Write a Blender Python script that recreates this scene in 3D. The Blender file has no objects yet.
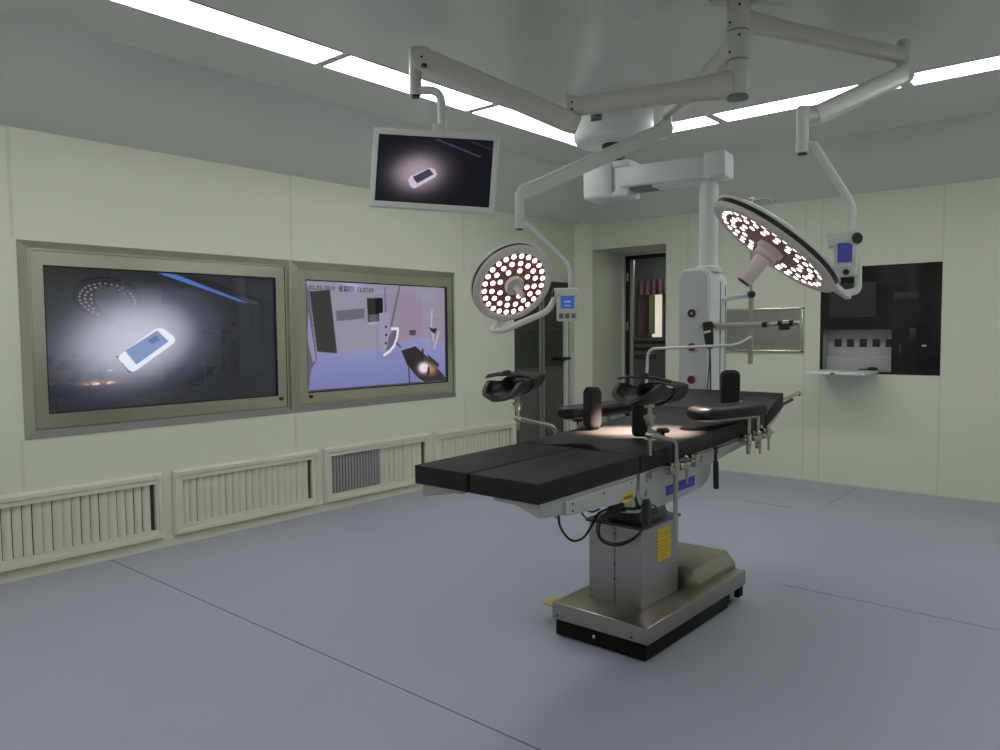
import bpy, bmesh, math, random
from mathutils import Vector, Matrix
random.seed(7)
SC = bpy.context.scene
COL = SC.collection
PI = math.pi
V = Vector

# ------------------------------------------------------------------ materials
def lin(c):
    c = c / 255.0
    return c / 12.92 if c <= 0.04045 else ((c + 0.055) / 1.055) ** 2.4
def rgb(r, g, b): return (lin(r), lin(g), lin(b), 1.0)

def mat(name, col, rough=0.5, metal=0.0, spec=0.5, var=0.06, scale=30.0, bump=0.0, stretch=None, coat=0.0, bscale=None):
    """principled surface whose colour is broken up by object-space noise"""
    m = bpy.data.materials.new(name); m.use_nodes = True
    nt = m.node_tree; b = nt.nodes['Principled BSDF']
    b.inputs['Roughness'].default_value = rough
    b.inputs['Metallic'].default_value = metal
    b.inputs['Specular IOR Level'].default_value = spec
    b.inputs['Coat Weight'].default_value = coat
    b.inputs['Coat Roughness'].default_value = 0.03
    tc = nt.nodes.new('ShaderNodeTexCoord'); mp = nt.nodes.new('ShaderNodeMapping')
    nt.links.new(tc.outputs['Object'], mp.inputs['Vector'])
    if stretch: mp.inputs['Scale'].default_value = stretch
    n = nt.nodes.new('ShaderNodeTexNoise'); n.inputs['Scale'].default_value = scale
    n.inputs['Detail'].default_value = 3.0
    nt.links.new(mp.outputs['Vector'], n.inputs['Vector'])
    mr = nt.nodes.new('ShaderNodeMapRange')
    mr.inputs['To Min'].default_value = 1.0 - var; mr.inputs['To Max'].default_value = 1.0 + var
    nt.links.new(n.outputs['Fac'], mr.inputs['Value'])
    mx = nt.nodes.new('ShaderNodeVectorMath'); mx.operation = 'SCALE'
    mx.inputs[0].default_value = col[:3]
    nt.links.new(mr.outputs['Result'], mx.inputs['Scale'])
    nt.links.new(mx.outputs['Vector'], b.inputs['Base Color'])
    if bump:
        nb = nt.nodes.new('ShaderNodeTexNoise'); nb.inputs['Scale'].default_value = bscale or scale
        nt.links.new(mp.outputs['Vector'], nb.inputs['Vector'])
        bp = nt.nodes.new('ShaderNodeBump'); bp.inputs['Strength'].default_value = bump
        bp.inputs['Distance'].default_value = 0.002
        nt.links.new(nb.outputs['Fac'], bp.inputs['Height'])
        nt.links.new(bp.outputs['Normal'], b.inputs['Normal'])
    return m

def glow(name, col, strength, base=0.8):
    m = bpy.data.materials.new(name); m.use_nodes = True
    nt = m.node_tree; b = nt.nodes['Principled BSDF']
    b.inputs['Base Color'].default_value = (base, base, base, 1)
    b.inputs['Emission Color'].default_value = col
    n = nt.nodes.new('ShaderNodeTexNoise'); n.inputs['Scale'].default_value = 6.0
    mr = nt.nodes.new('ShaderNodeMapRange')
    mr.inputs['To Min'].default_value = strength * 0.97; mr.inputs['To Max'].default_value = strength * 1.03
    nt.links.new(n.outputs['Fac'], mr.inputs['Value'])
    nt.links.new(mr.outputs['Result'], b.inputs['Emission Strength'])
    return m

def glass(name, tint, transp=0.85):
    m = bpy.data.materials.new(name); m.use_nodes = True
    nt = m.node_tree; nt.nodes.remove(nt.nodes['Principled BSDF'])
    out = nt.nodes['Material Output']
    tr = nt.nodes.new('ShaderNodeBsdfTransparent'); tr.inputs['Color'].default_value = tint
    gl = nt.nodes.new('ShaderNodeBsdfGlossy'); gl.inputs['Roughness'].default_value = 0.03
    fr = nt.nodes.new('ShaderNodeFresnel'); fr.inputs['IOR'].default_value = 1.5
    mx = nt.nodes.new('ShaderNodeMixShader')
    nt.links.new(fr.outputs['Fac'], mx.inputs['Fac'])
    nt.links.new(tr.outputs['BSDF'], mx.inputs[1]); nt.links.new(gl.outputs['BSDF'], mx.inputs[2])
    nt.links.new(mx.outputs['Shader'], out.inputs['Surface'])
    return m

def screen_mat(name, strength=1.0, gloss=0.5, rough=0.03):
    m = bpy.data.materials.new(name); m.use_nodes = True
    nt = m.node_tree; b = nt.nodes['Principled BSDF']
    b.inputs['Base Color'].default_value = (0.004, 0.004, 0.005, 1)
    b.inputs['Roughness'].default_value = rough
    b.inputs['Specular IOR Level'].default_value = gloss
    a = nt.nodes.new('ShaderNodeAttribute'); a.attribute_name = 'picture'
    nt.links.new(a.outputs['Color'], b.inputs['Emission Color'])
    b.inputs['Emission Strength'].default_value = strength
    return m

M = {}
M['wall'] = mat('wall_panel', (0.695, 0.715, 0.610, 1), rough=0.42, var=0.02, scale=1.2)
M['seam'] = mat('wall_seam', (0.63, 0.65, 0.51, 1), rough=0.5, var=0.04, scale=9)
M['ceil'] = mat('ceiling_panel', (0.70, 0.735, 0.665, 1), rough=0.20, var=0.03, scale=1.0)
M['floor'] = mat('vinyl_floor', (0.350, 0.375, 0.445, 1), rough=0.5, var=0.05, scale=1.6, bump=0.05, bscale=160)
M['floorseam'] = mat('vinyl_weld', (0.15, 0.165, 0.21, 1), rough=0.6, var=0.15, scale=14)
M['grille'] = mat('grille_paint', (0.66, 0.66, 0.545, 1), rough=0.4, var=0.03, scale=10)
M['filter'] = mat('filter_grey', (0.34, 0.33, 0.325, 1), rough=0.8, var=0.15, scale=60)
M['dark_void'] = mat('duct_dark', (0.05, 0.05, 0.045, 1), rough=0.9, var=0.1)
M['steel'] = mat('brushed_steel', (0.60, 0.58, 0.50, 1), rough=0.26, metal=1.0, var=0.10, scale=60, stretch=(1, 0.06, 1))
M['steel_v'] = mat('brushed_steel_vertical', (0.36, 0.37, 0.325, 1), rough=0.34, metal=1.0, var=0.035, scale=60, stretch=(1, 1, 0.05))
M['base_steel'] = mat('base_steel', (0.39, 0.365, 0.315, 1), rough=0.28, metal=1.0, var=0.08, scale=50, stretch=(1, 0.08, 1))
M['column_steel'] = mat('column_steel', (0.405, 0.39, 0.405, 1), rough=0.40, metal=0.9, var=0.07, scale=40, stretch=(1, 1, 0.08))
M['plate'] = mat('plate_alloy', (0.48, 0.49, 0.51, 1), rough=0.38, metal=0.55, var=0.05, scale=24)
M['plate_light'] = mat('plate_cover', (0.52, 0.52, 0.49, 1), rough=0.42, metal=0.4, var=0.05, scale=24)
M['chrome'] = mat('chrome', (0.50, 0.47, 0.42, 1), rough=0.16, metal=1.0, var=0.06, scale=40)
M['rod'] = mat('rod_steel', (0.45, 0.44, 0.41, 1), rough=0.28, metal=1.0, var=0.06, scale=40)
M['white'] = mat('white_enamel', (0.70, 0.72, 0.68, 1), rough=0.32, var=0.02, scale=8, spec=0.5)
M['arm'] = mat('cream_enamel', (0.58, 0.58, 0.52, 1), rough=0.30, var=0.02, scale=8)
M['pendant'] = mat('pendant_white', (0.76, 0.78, 0.77, 1), rough=0.35, var=0.02, scale=8)
M['tower_face'] = mat('pendant_panel_grey', (0.55, 0.565, 0.565, 1), rough=0.45, var=0.02, scale=8)
M['bezel'] = mat('lamp_bezel', (0.68, 0.66, 0.63, 1), rough=0.42, var=0.03, scale=20)
M['black'] = mat('black_plastic', (0.012, 0.012, 0.012, 1), rough=0.45, var=0.2, scale=30)
M['rubber'] = mat('black_rubber', (0.016, 0.016, 0.016, 1), rough=0.6, var=0.2, scale=30)
M['skirt'] = mat('base_skirt', (0.006, 0.006, 0.006, 1), rough=0.55, spec=0.2, var=0.2, scale=30)
M['pad'] = mat('pad_vinyl', (0.0150, 0.0132, 0.0130, 1), rough=0.55, spec=0.30, var=0.10, scale=80, bump=0.12, bscale=220)
M['leather'] = mat('moulded_black', (0.010, 0.010, 0.010, 1), rough=0.40, spec=0.35, var=0.15, scale=40)
M['maroon'] = mat('lens_backing', (0.24, 0.085, 0.095, 1), rough=0.35, var=0.15, scale=40)
M['led'] = glow('led_white', (1.0, 0.86, 0.86, 1), 2.6)
M['led_r'] = glow('led_warm', (1.0, 0.82, 0.78, 1), 4.0)
M['strip'] = glow('strip_diffuser', (1.0, 1.0, 0.99, 1), 9.0)
M['blueled'] = glow('panel_display', (0.05, 0.13, 0.48, 1), 0.55, .01)
M['blueled2'] = glow('panel_display_violet', (0.05, 0.055, 0.28, 1), 0.5, .01)
M['lcdtext'] = glow('panel_digits', (0.25, 0.45, 0.85, 1), 0.6, .01)
M['handle'] = mat('handle_sleeve', (0.66, 0.58, 0.57, 1), rough=0.45, var=0.02, scale=20)
M['blackglass'] = mat('black_glass', (0.010, 0.010, 0.010, 1), rough=0.10, var=0.1, scale=5, spec=0.5)
M['smoke'] = mat('smoked_panel', (0.030, 0.031, 0.031, 1), rough=0.25, var=0.05, scale=5)
M['socketgrey'] = mat('socket_box', (0.40, 0.41, 0.41, 1), rough=0.5, var=0.03, scale=10)
M['doorgreen'] = mat('door_dark_panel', (0.050, 0.052, 0.042, 1), rough=0.28, var=0.06, scale=6)
M['doorgreen2'] = mat('door_dark_band', (0.115, 0.117, 0.102, 1), rough=0.30, var=0.06, scale=6)
M['doorgrey'] = mat('door_grey_leaf', (0.13, 0.135, 0.135, 1), rough=0.35, metal=0.3, var=0.05, scale=6)
M['doorframe'] = mat('door_frame_alloy', (0.42, 0.43, 0.42, 1), rough=0.35, metal=0.6, var=0.05, scale=20)
M['pane'] = glass('clear_pane', (0.75, 0.77, 0.77, 1))
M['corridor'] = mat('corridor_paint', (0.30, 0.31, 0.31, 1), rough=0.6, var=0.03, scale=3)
M['curtain'] = mat('rose_curtain', (0.36, 0.18, 0.19, 1), rough=0.8, var=0.15, scale=12)
M['curtain2'] = mat('olive_curtain', (0.52, 0.52, 0.24, 1), rough=0.8, var=0.2, scale=12)
M['daylight'] = glow('daylight_pane', (1.0, 0.95, 0.80, 1), 1.1)
M['yellow'] = mat('yellow_label', (0.62, 0.50, 0.02, 1), rough=0.5, var=0.06, scale=60)
M['labelink'] = mat('label_ink', (0.16, 0.12, 0.02, 1), rough=0.6, var=0.1, scale=60)
M['orange'] = mat('label_orange', (0.50, 0.22, 0.02, 1), rough=0.6, var=0.1, scale=60)
M['blue'] = mat('blue_label', (0.015, 0.025, 0.30, 1), rough=0.4, var=0.08, scale=60)
M['blueink'] = mat('blue_label_print', (0.045, 0.06, 0.38, 1), rough=0.4, var=0.08, scale=60)
M['pedal'] = mat('yellow_pedal', (0.50, 0.43, 0.08, 1), rough=0.5, var=0.06, scale=30)
M['captop'] = mat('column_cap', (0.045, 0.055, 0.048, 1), rough=0.22, var=0.15, scale=20)
M['ink'] = mat('dark_print', (0.05, 0.05, 0.055, 1), rough=0.6, var=0.1, scale=40)
M['red'] = mat('red_insert', (0.14, 0.03, 0.04, 1), rough=0.5, var=0.1, scale=40)
M['tag'] = mat('grey_tag', (0.17, 0.17, 0.18, 1), rough=0.5, var=0.05, scale=40)

# ------------------------------------------------------------------ mesh helpers
def box(bm, a, b, bev=0.0, seg=2):
    """axis-aligned box between two corners"""
    a = V(a); b = V(b); c = (a + b) / 2; d = b - a
    r = bmesh.ops.create_cube(bm, size=1.0)
    vs = r['verts']
    for v in vs: v.co = V((v.co.x * abs(d.x), v.co.y * abs(d.y), v.co.z * abs(d.z))) + c
    if bev > 0:
        es = list({e for v in vs for e in v.link_edges})
        bmesh.ops.bevel(bm, geom=es, offset=bev, segments=seg, affect='EDGES', profile=0.5)
    return vs

def frame_from(d, up=(0, 0, 1)):
    d = V(d).normalized(); up = V(up)
    if abs(d.dot(up)) > 0.999: up = V((0, 1, 0))
    x = d.cross(up).normalized(); y = x.cross(d).normalized()
    return x, y, d

def rr(w, h, r=None, n=4):
    """rounded rectangle outline"""
    r = min(w, h) / 2 if r is None else min(r, min(w, h) / 2 - 1e-5)
    out = []
    for cx, cy, a0 in ((w/2-r, h/2-r, 0), (-w/2+r, h/2-r, PI/2), (-w/2+r, -h/2+r, PI), (w/2-r, -h/2+r, 1.5*PI)):
        for i in range(n + 1):
            a = a0 + i / n * PI / 2
            out.append((cx + r * math.cos(a), cy + r * math.sin(a)))
    return out

def circle(r, n=16): return [(r * math.cos(2*PI*i/n), r * math.sin(2*PI*i/n)) for i in range(n)]

def fillet(pts, r, n=6):
    pts = [V(p) for p in pts]; out = [pts[0]]
    for i in range(1, len(pts) - 1):
        p = pts[i]; a = pts[i-1] - p; b = pts[i+1] - p
        k = min(r, a.length * 0.49, b.length * 0.49)
        s = p + a.normalized() * k; e = p + b.normalized() * k
        for j in range(n + 1):
            t = j / n
            out.append(s * (1-t)**2 + p * 2*t*(1-t) + e * t*t)
    out.append(pts[-1]); return out

def sweep(bm, pts, prof, up=(0, 0, 1), scales=None, cap=True):
    pts = [V(p) for p in pts]; rings = []
    n = len(pts); px = None
    for i, p in enumerate(pts):
        if i == 0: d = pts[1] - pts[0]
        elif i == n - 1: d = pts[-1] - pts[-2]
        else: d = (pts[i+1] - p).normalized() + (p - pts[i-1]).normalized()
        d.normalize()
        if px is None: x, y, _ = frame_from(d, up)
        else:
            x = px - d * px.dot(d)
            x.normalize(); y = x.cross(d).normalized()
        px = x
        s = scales[i] if scales else 1.0
        rings.append([bm.verts.new(p + x * (u * s) + y * (v * s)) for u, v in prof])
    m = len(prof)
    for a, b in zip(rings, rings[1:]):
        for j in range(m):
            bm.faces.new((a[j], a[(j+1) % m], b[(j+1) % m], b[j]))
    if cap:
        bm.faces.new(list(reversed(rings[0]))); bm.faces.new(rings[-1])

def tube(bm, pts, r, fr=0.0, n=14):
    sweep(bm, fillet(pts, fr) if fr > 0 and len(pts) > 2 else pts, circle(r, n))

def bar(bm, a, b, w, h, rad=0.008, up=(0, 0, 1), n=3):
    sweep(bm, [a, b], rr(w, h, rad, n), up)

def lathe(bm, c, axis, prof, n=48, up=(0, 0, 1)):
    """prof: (radius, height along axis) pairs, closed at zero radius"""
    x, y, d = frame_from(axis, up); c = V(c); rings = []
    for r, h in prof:
        if r < 1e-6: rings.append([bm.verts.new(c + d * h)])
        else: rings.append([bm.verts.new(c + d * h + (x * math.cos(2*PI*i/n) + y * math.sin(2*PI*i/n)) * r) for i in range(n)])
    for a, b in zip(rings, rings[1:]):
        for i in range(n):
            j = (i + 1) % n
            if len(a) == 1 and len(b) == 1: continue
            if len(a) == 1: bm.faces.new((a[0], b[j], b[i]))
            elif len(b) == 1: bm.faces.new((a[i], a[j], b[0]))
            else: bm.faces.new((a[i], a[j], b[j], b[i]))
    return x, y, d

def cyl(bm, a, b, r, n=20, bev=0.0):
    a = V(a); b = V(b); L = (b - a).length
    if bev > 0: lathe(bm, a, b - a, [(0, 0), (r-bev, 0), (r, bev), (r, L-bev), (r-bev, L), (0, L)], n)
    else: lathe(bm, a, b - a, [(0, 0), (r, 0), (r, L), (0, L)], n)

def prism(bm, pts, a, b, axis):
    """polygon pts extruded along axis ('x','y','z') from a to b"""
    def P(p, t):
        if axis == 'x': return V((t, p[0], p[1]))
        if axis == 'y': return V((p[0], t, p[1]))
        return V((p[0], p[1], t))
    A = [bm.verts.new(P(p, a)) for p in pts]; B = [bm.verts.new(P(p, b)) for p in pts]
    n = len(pts)
    f1 = bm.faces.new(A); f2 = bm.faces.new(list(reversed(B)))
    for i in range(n):
        j = (i+1) % n
        bm.faces.new((A[j], A[i], B[i], B[j]))
    return A + B

def bevel_all(bm, off, seg=2, ang=25):
    bmesh.ops.recalc_face_normals(bm, faces=bm.faces)
    es = [e for e in bm.edges if len(e.link_faces) == 2 and e.calc_face_angle(0) > math.radians(ang)]
    bmesh.ops.bevel(bm, geom=es, offset=off, segments=seg, affect='EDGES', profile=0.5)

ROOT = {}
def base_of(parent):
    while parent is not None:
        if parent.name in ROOT: return ROOT[parent.name]
        parent = parent.parent
    return V((0, 0, 0))

def obj(name, bm, m, parent=None, smooth=40, label=None, local=False):
    """link bm (built in world coordinates) as one mesh object under parent"""
    bmesh.ops.recalc_face_normals(bm, faces=bm.faces)
    if parent is not None and not local:
        off = base_of(parent)
        for v in bm.verts: v.co -= off
    me = bpy.data.meshes.new(name); bm.to_mesh(me); bm.free()
    for mm in (m if isinstance(m, (list, tuple)) else [m]): me.materials.append(mm)
    if smooth:
        me.polygons.foreach_set('use_smooth', [True] * len(me.polygons))
        me.set_sharp_from_angle(angle=math.radians(smooth))
    o = bpy.data.objects.new(name, me); COL.objects.link(o)
    if parent is not None: o.parent = parent
    if label: o['label'] = label
    return o

def thing(name, label, cat, loc, group=None):
    o = bpy.data.objects.new(name, None); COL.objects.link(o)
    o.empty_display_size = 0.05
    o.location = loc; o['label'] = label; o['category'] = cat
    if group: o['group'] = group
    ROOT[o.name] = V(loc); return o

def rebase(o):
    """move the mesh origin of a one-mesh thing to its middle"""
    me = o.data; c = V((0, 0, 0))
    for v in me.vertices: c += v.co
    c /= len(me.vertices); c = V((round(c.x, 3), round(c.y, 3), round(c.z, 3)))
    for v in me.vertices: v.co -= c
    o.location = c; return o

def single(name, bm, m, label, cat, group=None, smooth=40):
    o = rebase(obj(name, bm, m, None, smooth))
    o['label'] = label; o['category'] = cat
    if group: o['group'] = group
    return o

def struct(name, bm, m, parent=None, smooth=0):
    o = obj(name, bm, m, parent, smooth)
    if parent is None: o['kind'] = 'structure'
    return o

def struct_root(name, loc):
    o = bpy.data.objects.new(name, None); COL.objects.link(o); o.location = loc
    o['kind'] = 'structure'; ROOT[o.name] = V(loc); return o

NB = bmesh.new

def text_mesh(name, s, size, m, parent, origin, xdir, ydir, depth=0.0006):
    cu = bpy.data.curves.new(name, 'FONT'); cu.body = s; cu.size = size; cu.extrude = depth
    cu.align_x = 'LEFT'; cu.resolution_u = 2; cu.offset = size*.012
    t = bpy.data.objects.new(name, cu); COL.objects.link(t)
    bpy.context.view_layer.update()
    me = bpy.data.meshes.new_from_object(t.evaluated_get(bpy.context.evaluated_depsgraph_get()))
    bpy.data.objects.remove(t); bpy.data.curves.remove(cu)
    x = V(xdir).normalized(); y = V(ydir).normalized(); z = x.cross(y)
    off = base_of(parent)
    for v in me.vertices: v.co = V(origin) + x * v.co.x + y * v.co.y + z * v.co.z - off
    me.materials.clear(); me.materials.append(m)
    o = bpy.data.objects.new(name, me); COL.objects.link(o); o.parent = parent
    return o

# ------------------------------------------------------------------ room constants (metres)
XL, XR, YB, YF = -4.894, 2.55, 7.127, -1.80      # wall faces
ZW, ZC, CR = 2.568, 2.90, 0.80                    # wall top, raised ceiling, width of the sloped border

# ------------------------------------------------------------------ floor
bm = NB(); box(bm, (XL-1.2, YF-.15, -.1), (XR+.15, 9.6, 0))
struct('floor', bm, M['floor'])
def seam(pts, w=.006, n=None):
    bm = NB()
    for (x0, y0), (x1, y1) in pts:
        if abs(x1-x0) > abs(y1-y0): box(bm, (x0, y0-w/2, -.001), (x1, y0+w/2, .0012))
        else: box(bm, (x0-w/2, y0, -.001), (x0+w/2, y1, .0012))
    return bm
struct('trim_1', seam([((XL+.01, 1.955), (-.4, 1.955))], .007), M['floorseam'])
struct('trim_2', seam([((-1.5, 4.115), (XR-.1, 4.115)), ((-1.93, 6.23), (-1.93, YB-.01)), ((-2.5, 5.96), (-2.1, 5.96))], .004), M['floorseam'])

# ------------------------------------------------------------------ walls
def wall_pieces(bm, u0, u1, z0, z1, holes, put):
    us = sorted({u0, u1, *[h[0] for h in holes], *[h[1] for h in holes]})
    for a, b in zip(us, us[1:]):
        zs = [(z0, z1)]
        for h in holes:
            if h[0] <= a + 1e-6 and h[1] >= b - 1e-6:
                nz = []
                for p, q in zs:
                    if h[2] > p: nz.append((p, min(q, h[2])))
                    if h[3] < q: nz.append((max(p, h[3]), q))
                zs = nz
        for p, q in zs: put(bm, a, b, p, q)
def seam_faces(bm, start):
    bm.faces.ensure_lookup_table()
    for f in bm.faces[start:]: f.material_index = 1

bm = NB()
DL = (5.93, 6.865, 0.0, 1.925)
wall_pieces(bm, YF, YB, 0, ZW+.06, [DL], lambda b, a, c, p, q: box(b, (XL-.15, a, p), (XL, c, q)))
n0 = len(bm.faces)
for y in (1.497, 3.33, 5.20):
    for z0, z1 in ((.505, .798), (1.95, ZW)):
        box(bm, (XL-.005, y-.009, z0), (XL+.0015, y+.009, z1))
seam_faces(bm, n0)
struct('wall_left', bm, [M['wall'], M['seam']])

bm = NB()
DB = (-4.757, -3.845, 0.0, 2.292)
PB = (-2.29, -1.327, 1.004, 1.942)
wall_pieces(bm, XL-.15, XR+.15, 0, ZW+.06, [DB, PB], lambda b, a, c, p, q: box(b, (a, YB, p), (c, YB+.16, q)))
n0 = len(bm.faces)
for x in (-3.598, -2.43, -2.288, -1.326):
    spans = ((0, 1.0), (1.95, ZW)) if x in (-2.288, -1.326) else ((0, ZW),)
    for z0, z1 in spans:
        box(bm, (x-.008, YB-.0015, z0), (x+.008, YB+.005, z1))
box(bm, (XL+.137, YB-.003, 0), (XR, YB+.004, .012))
seam_faces(bm, n0)
struct('wall_back', bm, [M['wall'], M['seam']])
bm = NB(); box(bm, (XR, YF-.15, 0), (XR+.15, YB+.15, ZW+.06)); struct('wall_right', bm, M['wall'])
bm = NB(); box(bm, (XL-.15, YF-.15, 0), (XR+.15, YF, ZW+.06)); struct('wall_front', bm, M['wall'])

# ceiling: raised field with a sloped border falling to the walls
bm = NB()
lo = [(XL-.05, YF-.05), (XR+.05, YF-.05), (XR+.05, YB+.05), (XL-.05, YB+.05)]
k = (ZC-ZW)/CR
hi = [(XL+CR, YF+CR), (XR-CR, YF+CR), (XR-CR, YB-CR), (XL+CR, YB-CR)]
A = [bm.verts.new((x, y, ZW-.05*k)) for x, y in lo]; B = [bm.verts.new((x, y, ZC)) for x, y in hi]
T = [bm.verts.new((x, y, ZC+.25)) for x, y in lo]
bm.faces.new(B)
for i in range(4):
    j = (i+1) % 4
    bm.faces.new((A[i], A[j], B[j], B[i])); bm.faces.new((A[i], T[i], T[j], A[j]))
bm.faces.new(T)
struct('ceiling', bm, M['ceil'])

# corner post
bm = NB(); prism(bm, [(XL-.01, YB-.155), (XL+.143, YB), (XL+.143, YB+.01), (XL-.01, YB+.01)], 0, 2.64, 'z')
struct('trim_3', bm, M['wall'], smooth=30)
# plinth under the return-air grilles
bm = NB(); box(bm, (XL-.005, YF+.02, 0), (XL+.012, 5.925, .062), .003)
for y in (1.23, 2.02, 3.17, 4.4): box(bm, (XL+.0, y, 0), (XL+.013, y+.006, .061))
struct('baseboard_left', bm, M['grille'])

# ------------------------------------------------------------------ door_1: dark glazed double door in the left wall
d = struct_root('door_1', (XL, 6.40, 0))
bm = NB()
xa, xb = XL-.10, XL+.012
box(bm, (xa, 5.93, 0), (xb, 5.955, 1.925)); box(bm, (xa, 6.835, 0), (xb, 6.865, 1.925)); box(bm, (xa, 5.93, 1.86), (xb, 6.865, 1.925))
obj('door_frame', bm, M['doorgreen'], d, 0)
for y0, y1, nm in ((5.96, 6.375, 'door_leaf'), (6.46, 6.79, 'door_leaf')):
    bm = NB(); box(bm, (XL-.07, y0, .01), (XL-.03, y1, 1.855), .003)
    lf = obj(nm, bm, M['doorgreen'], d, 0)
    bm = NB(); box(bm, (XL-.031, y0+.012, .04), (XL-.026, y1-.012, 1.0)); box(bm, (XL-.031, y0+.012, 1.0), (XL-.024, y1-.012, 1.012))
    box(bm, (XL-.031, y0+.012, 1.42), (XL-.024, y1-.012, 1.428))
    obj('door_panel', bm, M['doorgreen2'], lf, 0)
bm = NB(); box(bm, (XL-.075, 6.375, 0), (XL-.02, 6.41, 1.86), .003); box(bm, (XL-.075, 6.435, 0), (XL-.02, 6.46, 1.86), .003)
obj('mullion', bm, M['doorframe'], d, 0)
bm = NB(); cyl(bm, (XL-.02, 6.425, 1.52), (XL-.02, 6.425, 1.64), .008); cyl(bm, (XL-.02, 6.425, .78), (XL-.02, 6.425, .90), .008)
obj('door_handle', bm, M['chrome'], d)
bm = NB(); box(bm, (XL-.03, 6.795, 0), (XL+.03, 6.835, 1.86), .012); obj('door_stile', bm, M['white'], d)
bm = NB(); box(bm, (XL-.02, 6.60, 1.085), (XL+.04, 6.86, 1.115), .01); obj('push_bar', bm, M['black'], d)

# ------------------------------------------------------------------ doorway in the back wall, door_2, and the corridor behind it
bm = NB(); box(bm, (DB[0]-.12, YB+.16, 0), (DB[0], 7.86, 2.42)); struct('wall_doorway', bm, M['wall'])
bm = NB(); box(bm, (DB[1], YB+.16, 0), (DB[1]+.12, 7.86, 2.42)); struct('wall_doorway_right', bm, M['wall'])
bm = NB(); box(bm, (DB[0]-.12, YB+.16, 2.292), (DB[1]+.12, 7.86, 2.42)); struct('ceiling_doorway', bm, M['wall'])
d = struct_root('door_2', (-4.3, 7.80, 0))
bm = NB()
box(bm, (-4.757, 7.76, 0), (-4.735, 7.86, 2.292)); box(bm, (-3.87, 7.76, 0), (-3.845, 7.86, 2.292)); box(bm, (-4.757, 7.76, 2.272), (-3.845, 7.86, 2.292))
obj('door_frame', bm, M['wall'], d, 0)
bm = NB(); box(bm, (-4.733, 7.80, 0), (-4.672, 7.84, 2.27)); box(bm, (-4.733, 7.80, 2.225), (-3.87, 7.84, 2.27))
obj('dark_frame_and_shadow', bm, M['black'], d, 0)  # dark upright of the frame; the top strip paints the header's shadow
bm = NB(); box(bm, (-4.672, 7.79, .01), (-4.625, 7.83, 2.222), .006); obj('door_stile', bm, M['doorframe'], d)
bm = NB(); box(bm, (-4.625, 7.80, .01), (-3.875, 7.835, 1.16), .003); box(bm, (-4.625, 7.80, 1.20), (-3.875, 7.835, 1.24)); box(bm, (-4.625, 7.80, 1.28), (-3.875, 7.835, 1.32))
obj('door_leaf', bm, M['doorgrey'], d, 0)
bm = NB(); box(bm, (-4.625, 7.805, 1.16), (-3.875, 7.83, 1.20)); box(bm, (-4.625, 7.805, 1.24), (-3.875, 7.83, 1.28))
obj('door_slot', bm, M['black'], d, 0)
bm = NB(); box(bm, (-4.625, 7.81, 1.32), (-3.875, 7.818, 2.222)); obj('door_glass', bm, M['pane'], d, 0)
bm = NB(); box(bm, (-4.60, 7.775, 1.07), (-4.33, 7.80, 1.115), .008); obj('door_handle', bm, M['smoke'], d)
bm = NB()
for z in (1.45, 2.02): cyl(bm, (-4.70, 7.785, z-.05), (-4.70, 7.785, z+.05), .011)
obj('hinge', bm, M['rod'], d)
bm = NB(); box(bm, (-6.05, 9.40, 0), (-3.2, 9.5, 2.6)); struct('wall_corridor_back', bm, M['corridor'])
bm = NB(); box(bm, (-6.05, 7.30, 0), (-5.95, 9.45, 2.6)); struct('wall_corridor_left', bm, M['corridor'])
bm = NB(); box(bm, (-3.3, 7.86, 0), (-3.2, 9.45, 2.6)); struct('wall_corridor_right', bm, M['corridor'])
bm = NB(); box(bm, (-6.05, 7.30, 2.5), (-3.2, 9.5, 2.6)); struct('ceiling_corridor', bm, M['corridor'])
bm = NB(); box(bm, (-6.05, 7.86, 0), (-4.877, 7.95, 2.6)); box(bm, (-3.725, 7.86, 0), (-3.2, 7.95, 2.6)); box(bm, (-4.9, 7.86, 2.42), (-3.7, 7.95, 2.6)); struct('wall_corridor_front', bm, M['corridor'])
w = struct_root('window_1', (-5.0, 9.39, 1.35))
bm = NB()
for x0, x1, z0, z1 in ((-5.44, -5.40, 1.24, 2.06), (-4.60, -4.56, 1.24, 2.06), (-5.44, -4.56, 1.24, 1.28), (-5.44, -4.56, 2.02, 2.06), (-5.10, -5.06, 1.28, 2.02)):
    box(bm, (x0, 9.35, z0), (x1, 9.40, z1))
obj('window_frame', bm, M['doorframe'], w, 0)
bm = NB(); box(bm, (-5.40, 9.375, 1.28), (-4.60, 9.38, 2.02)); obj('window_pane', bm, M['daylight'], w, 0)
def drape(x0, x1, z0, z1, y, n=30, amp=.018):
    bm = NB(); f = []; bk = []
    for i in range(n+1):
        x = x0 + (x1-x0)*i/n; o = amp*math.sin(i*1.5)
        f.append((x, y+o)); bk.append((x, y+o+.006))
    prism(bm, f + bk[::-1], z0, z1, 'z'); return bm
single('window_curtain', drape(-5.46, -5.24, 1.2, 2.07, 9.31), M['curtain'], 'rose curtain hanging left of the bright corridor window behind the glass door', 'curtain')
single('window_curtain', drape(-5.06, -4.55, 1.2, 2.07, 9.31), M['curtain'], 'rose curtain hanging right of the bright corridor window behind the glass door', 'curtain')
single('window_curtain', drape(-5.26, -5.16, 1.35, 1.88, 9.27, 12), M['curtain2'], 'narrow olive curtain over the lit corridor window', 'curtain')
single('window_valance', drape(-5.44, -4.55, 1.88, 2.08, 9.245, 40), M['curtain'], 'rose valance across the top of the corridor window', 'curtain')

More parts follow.
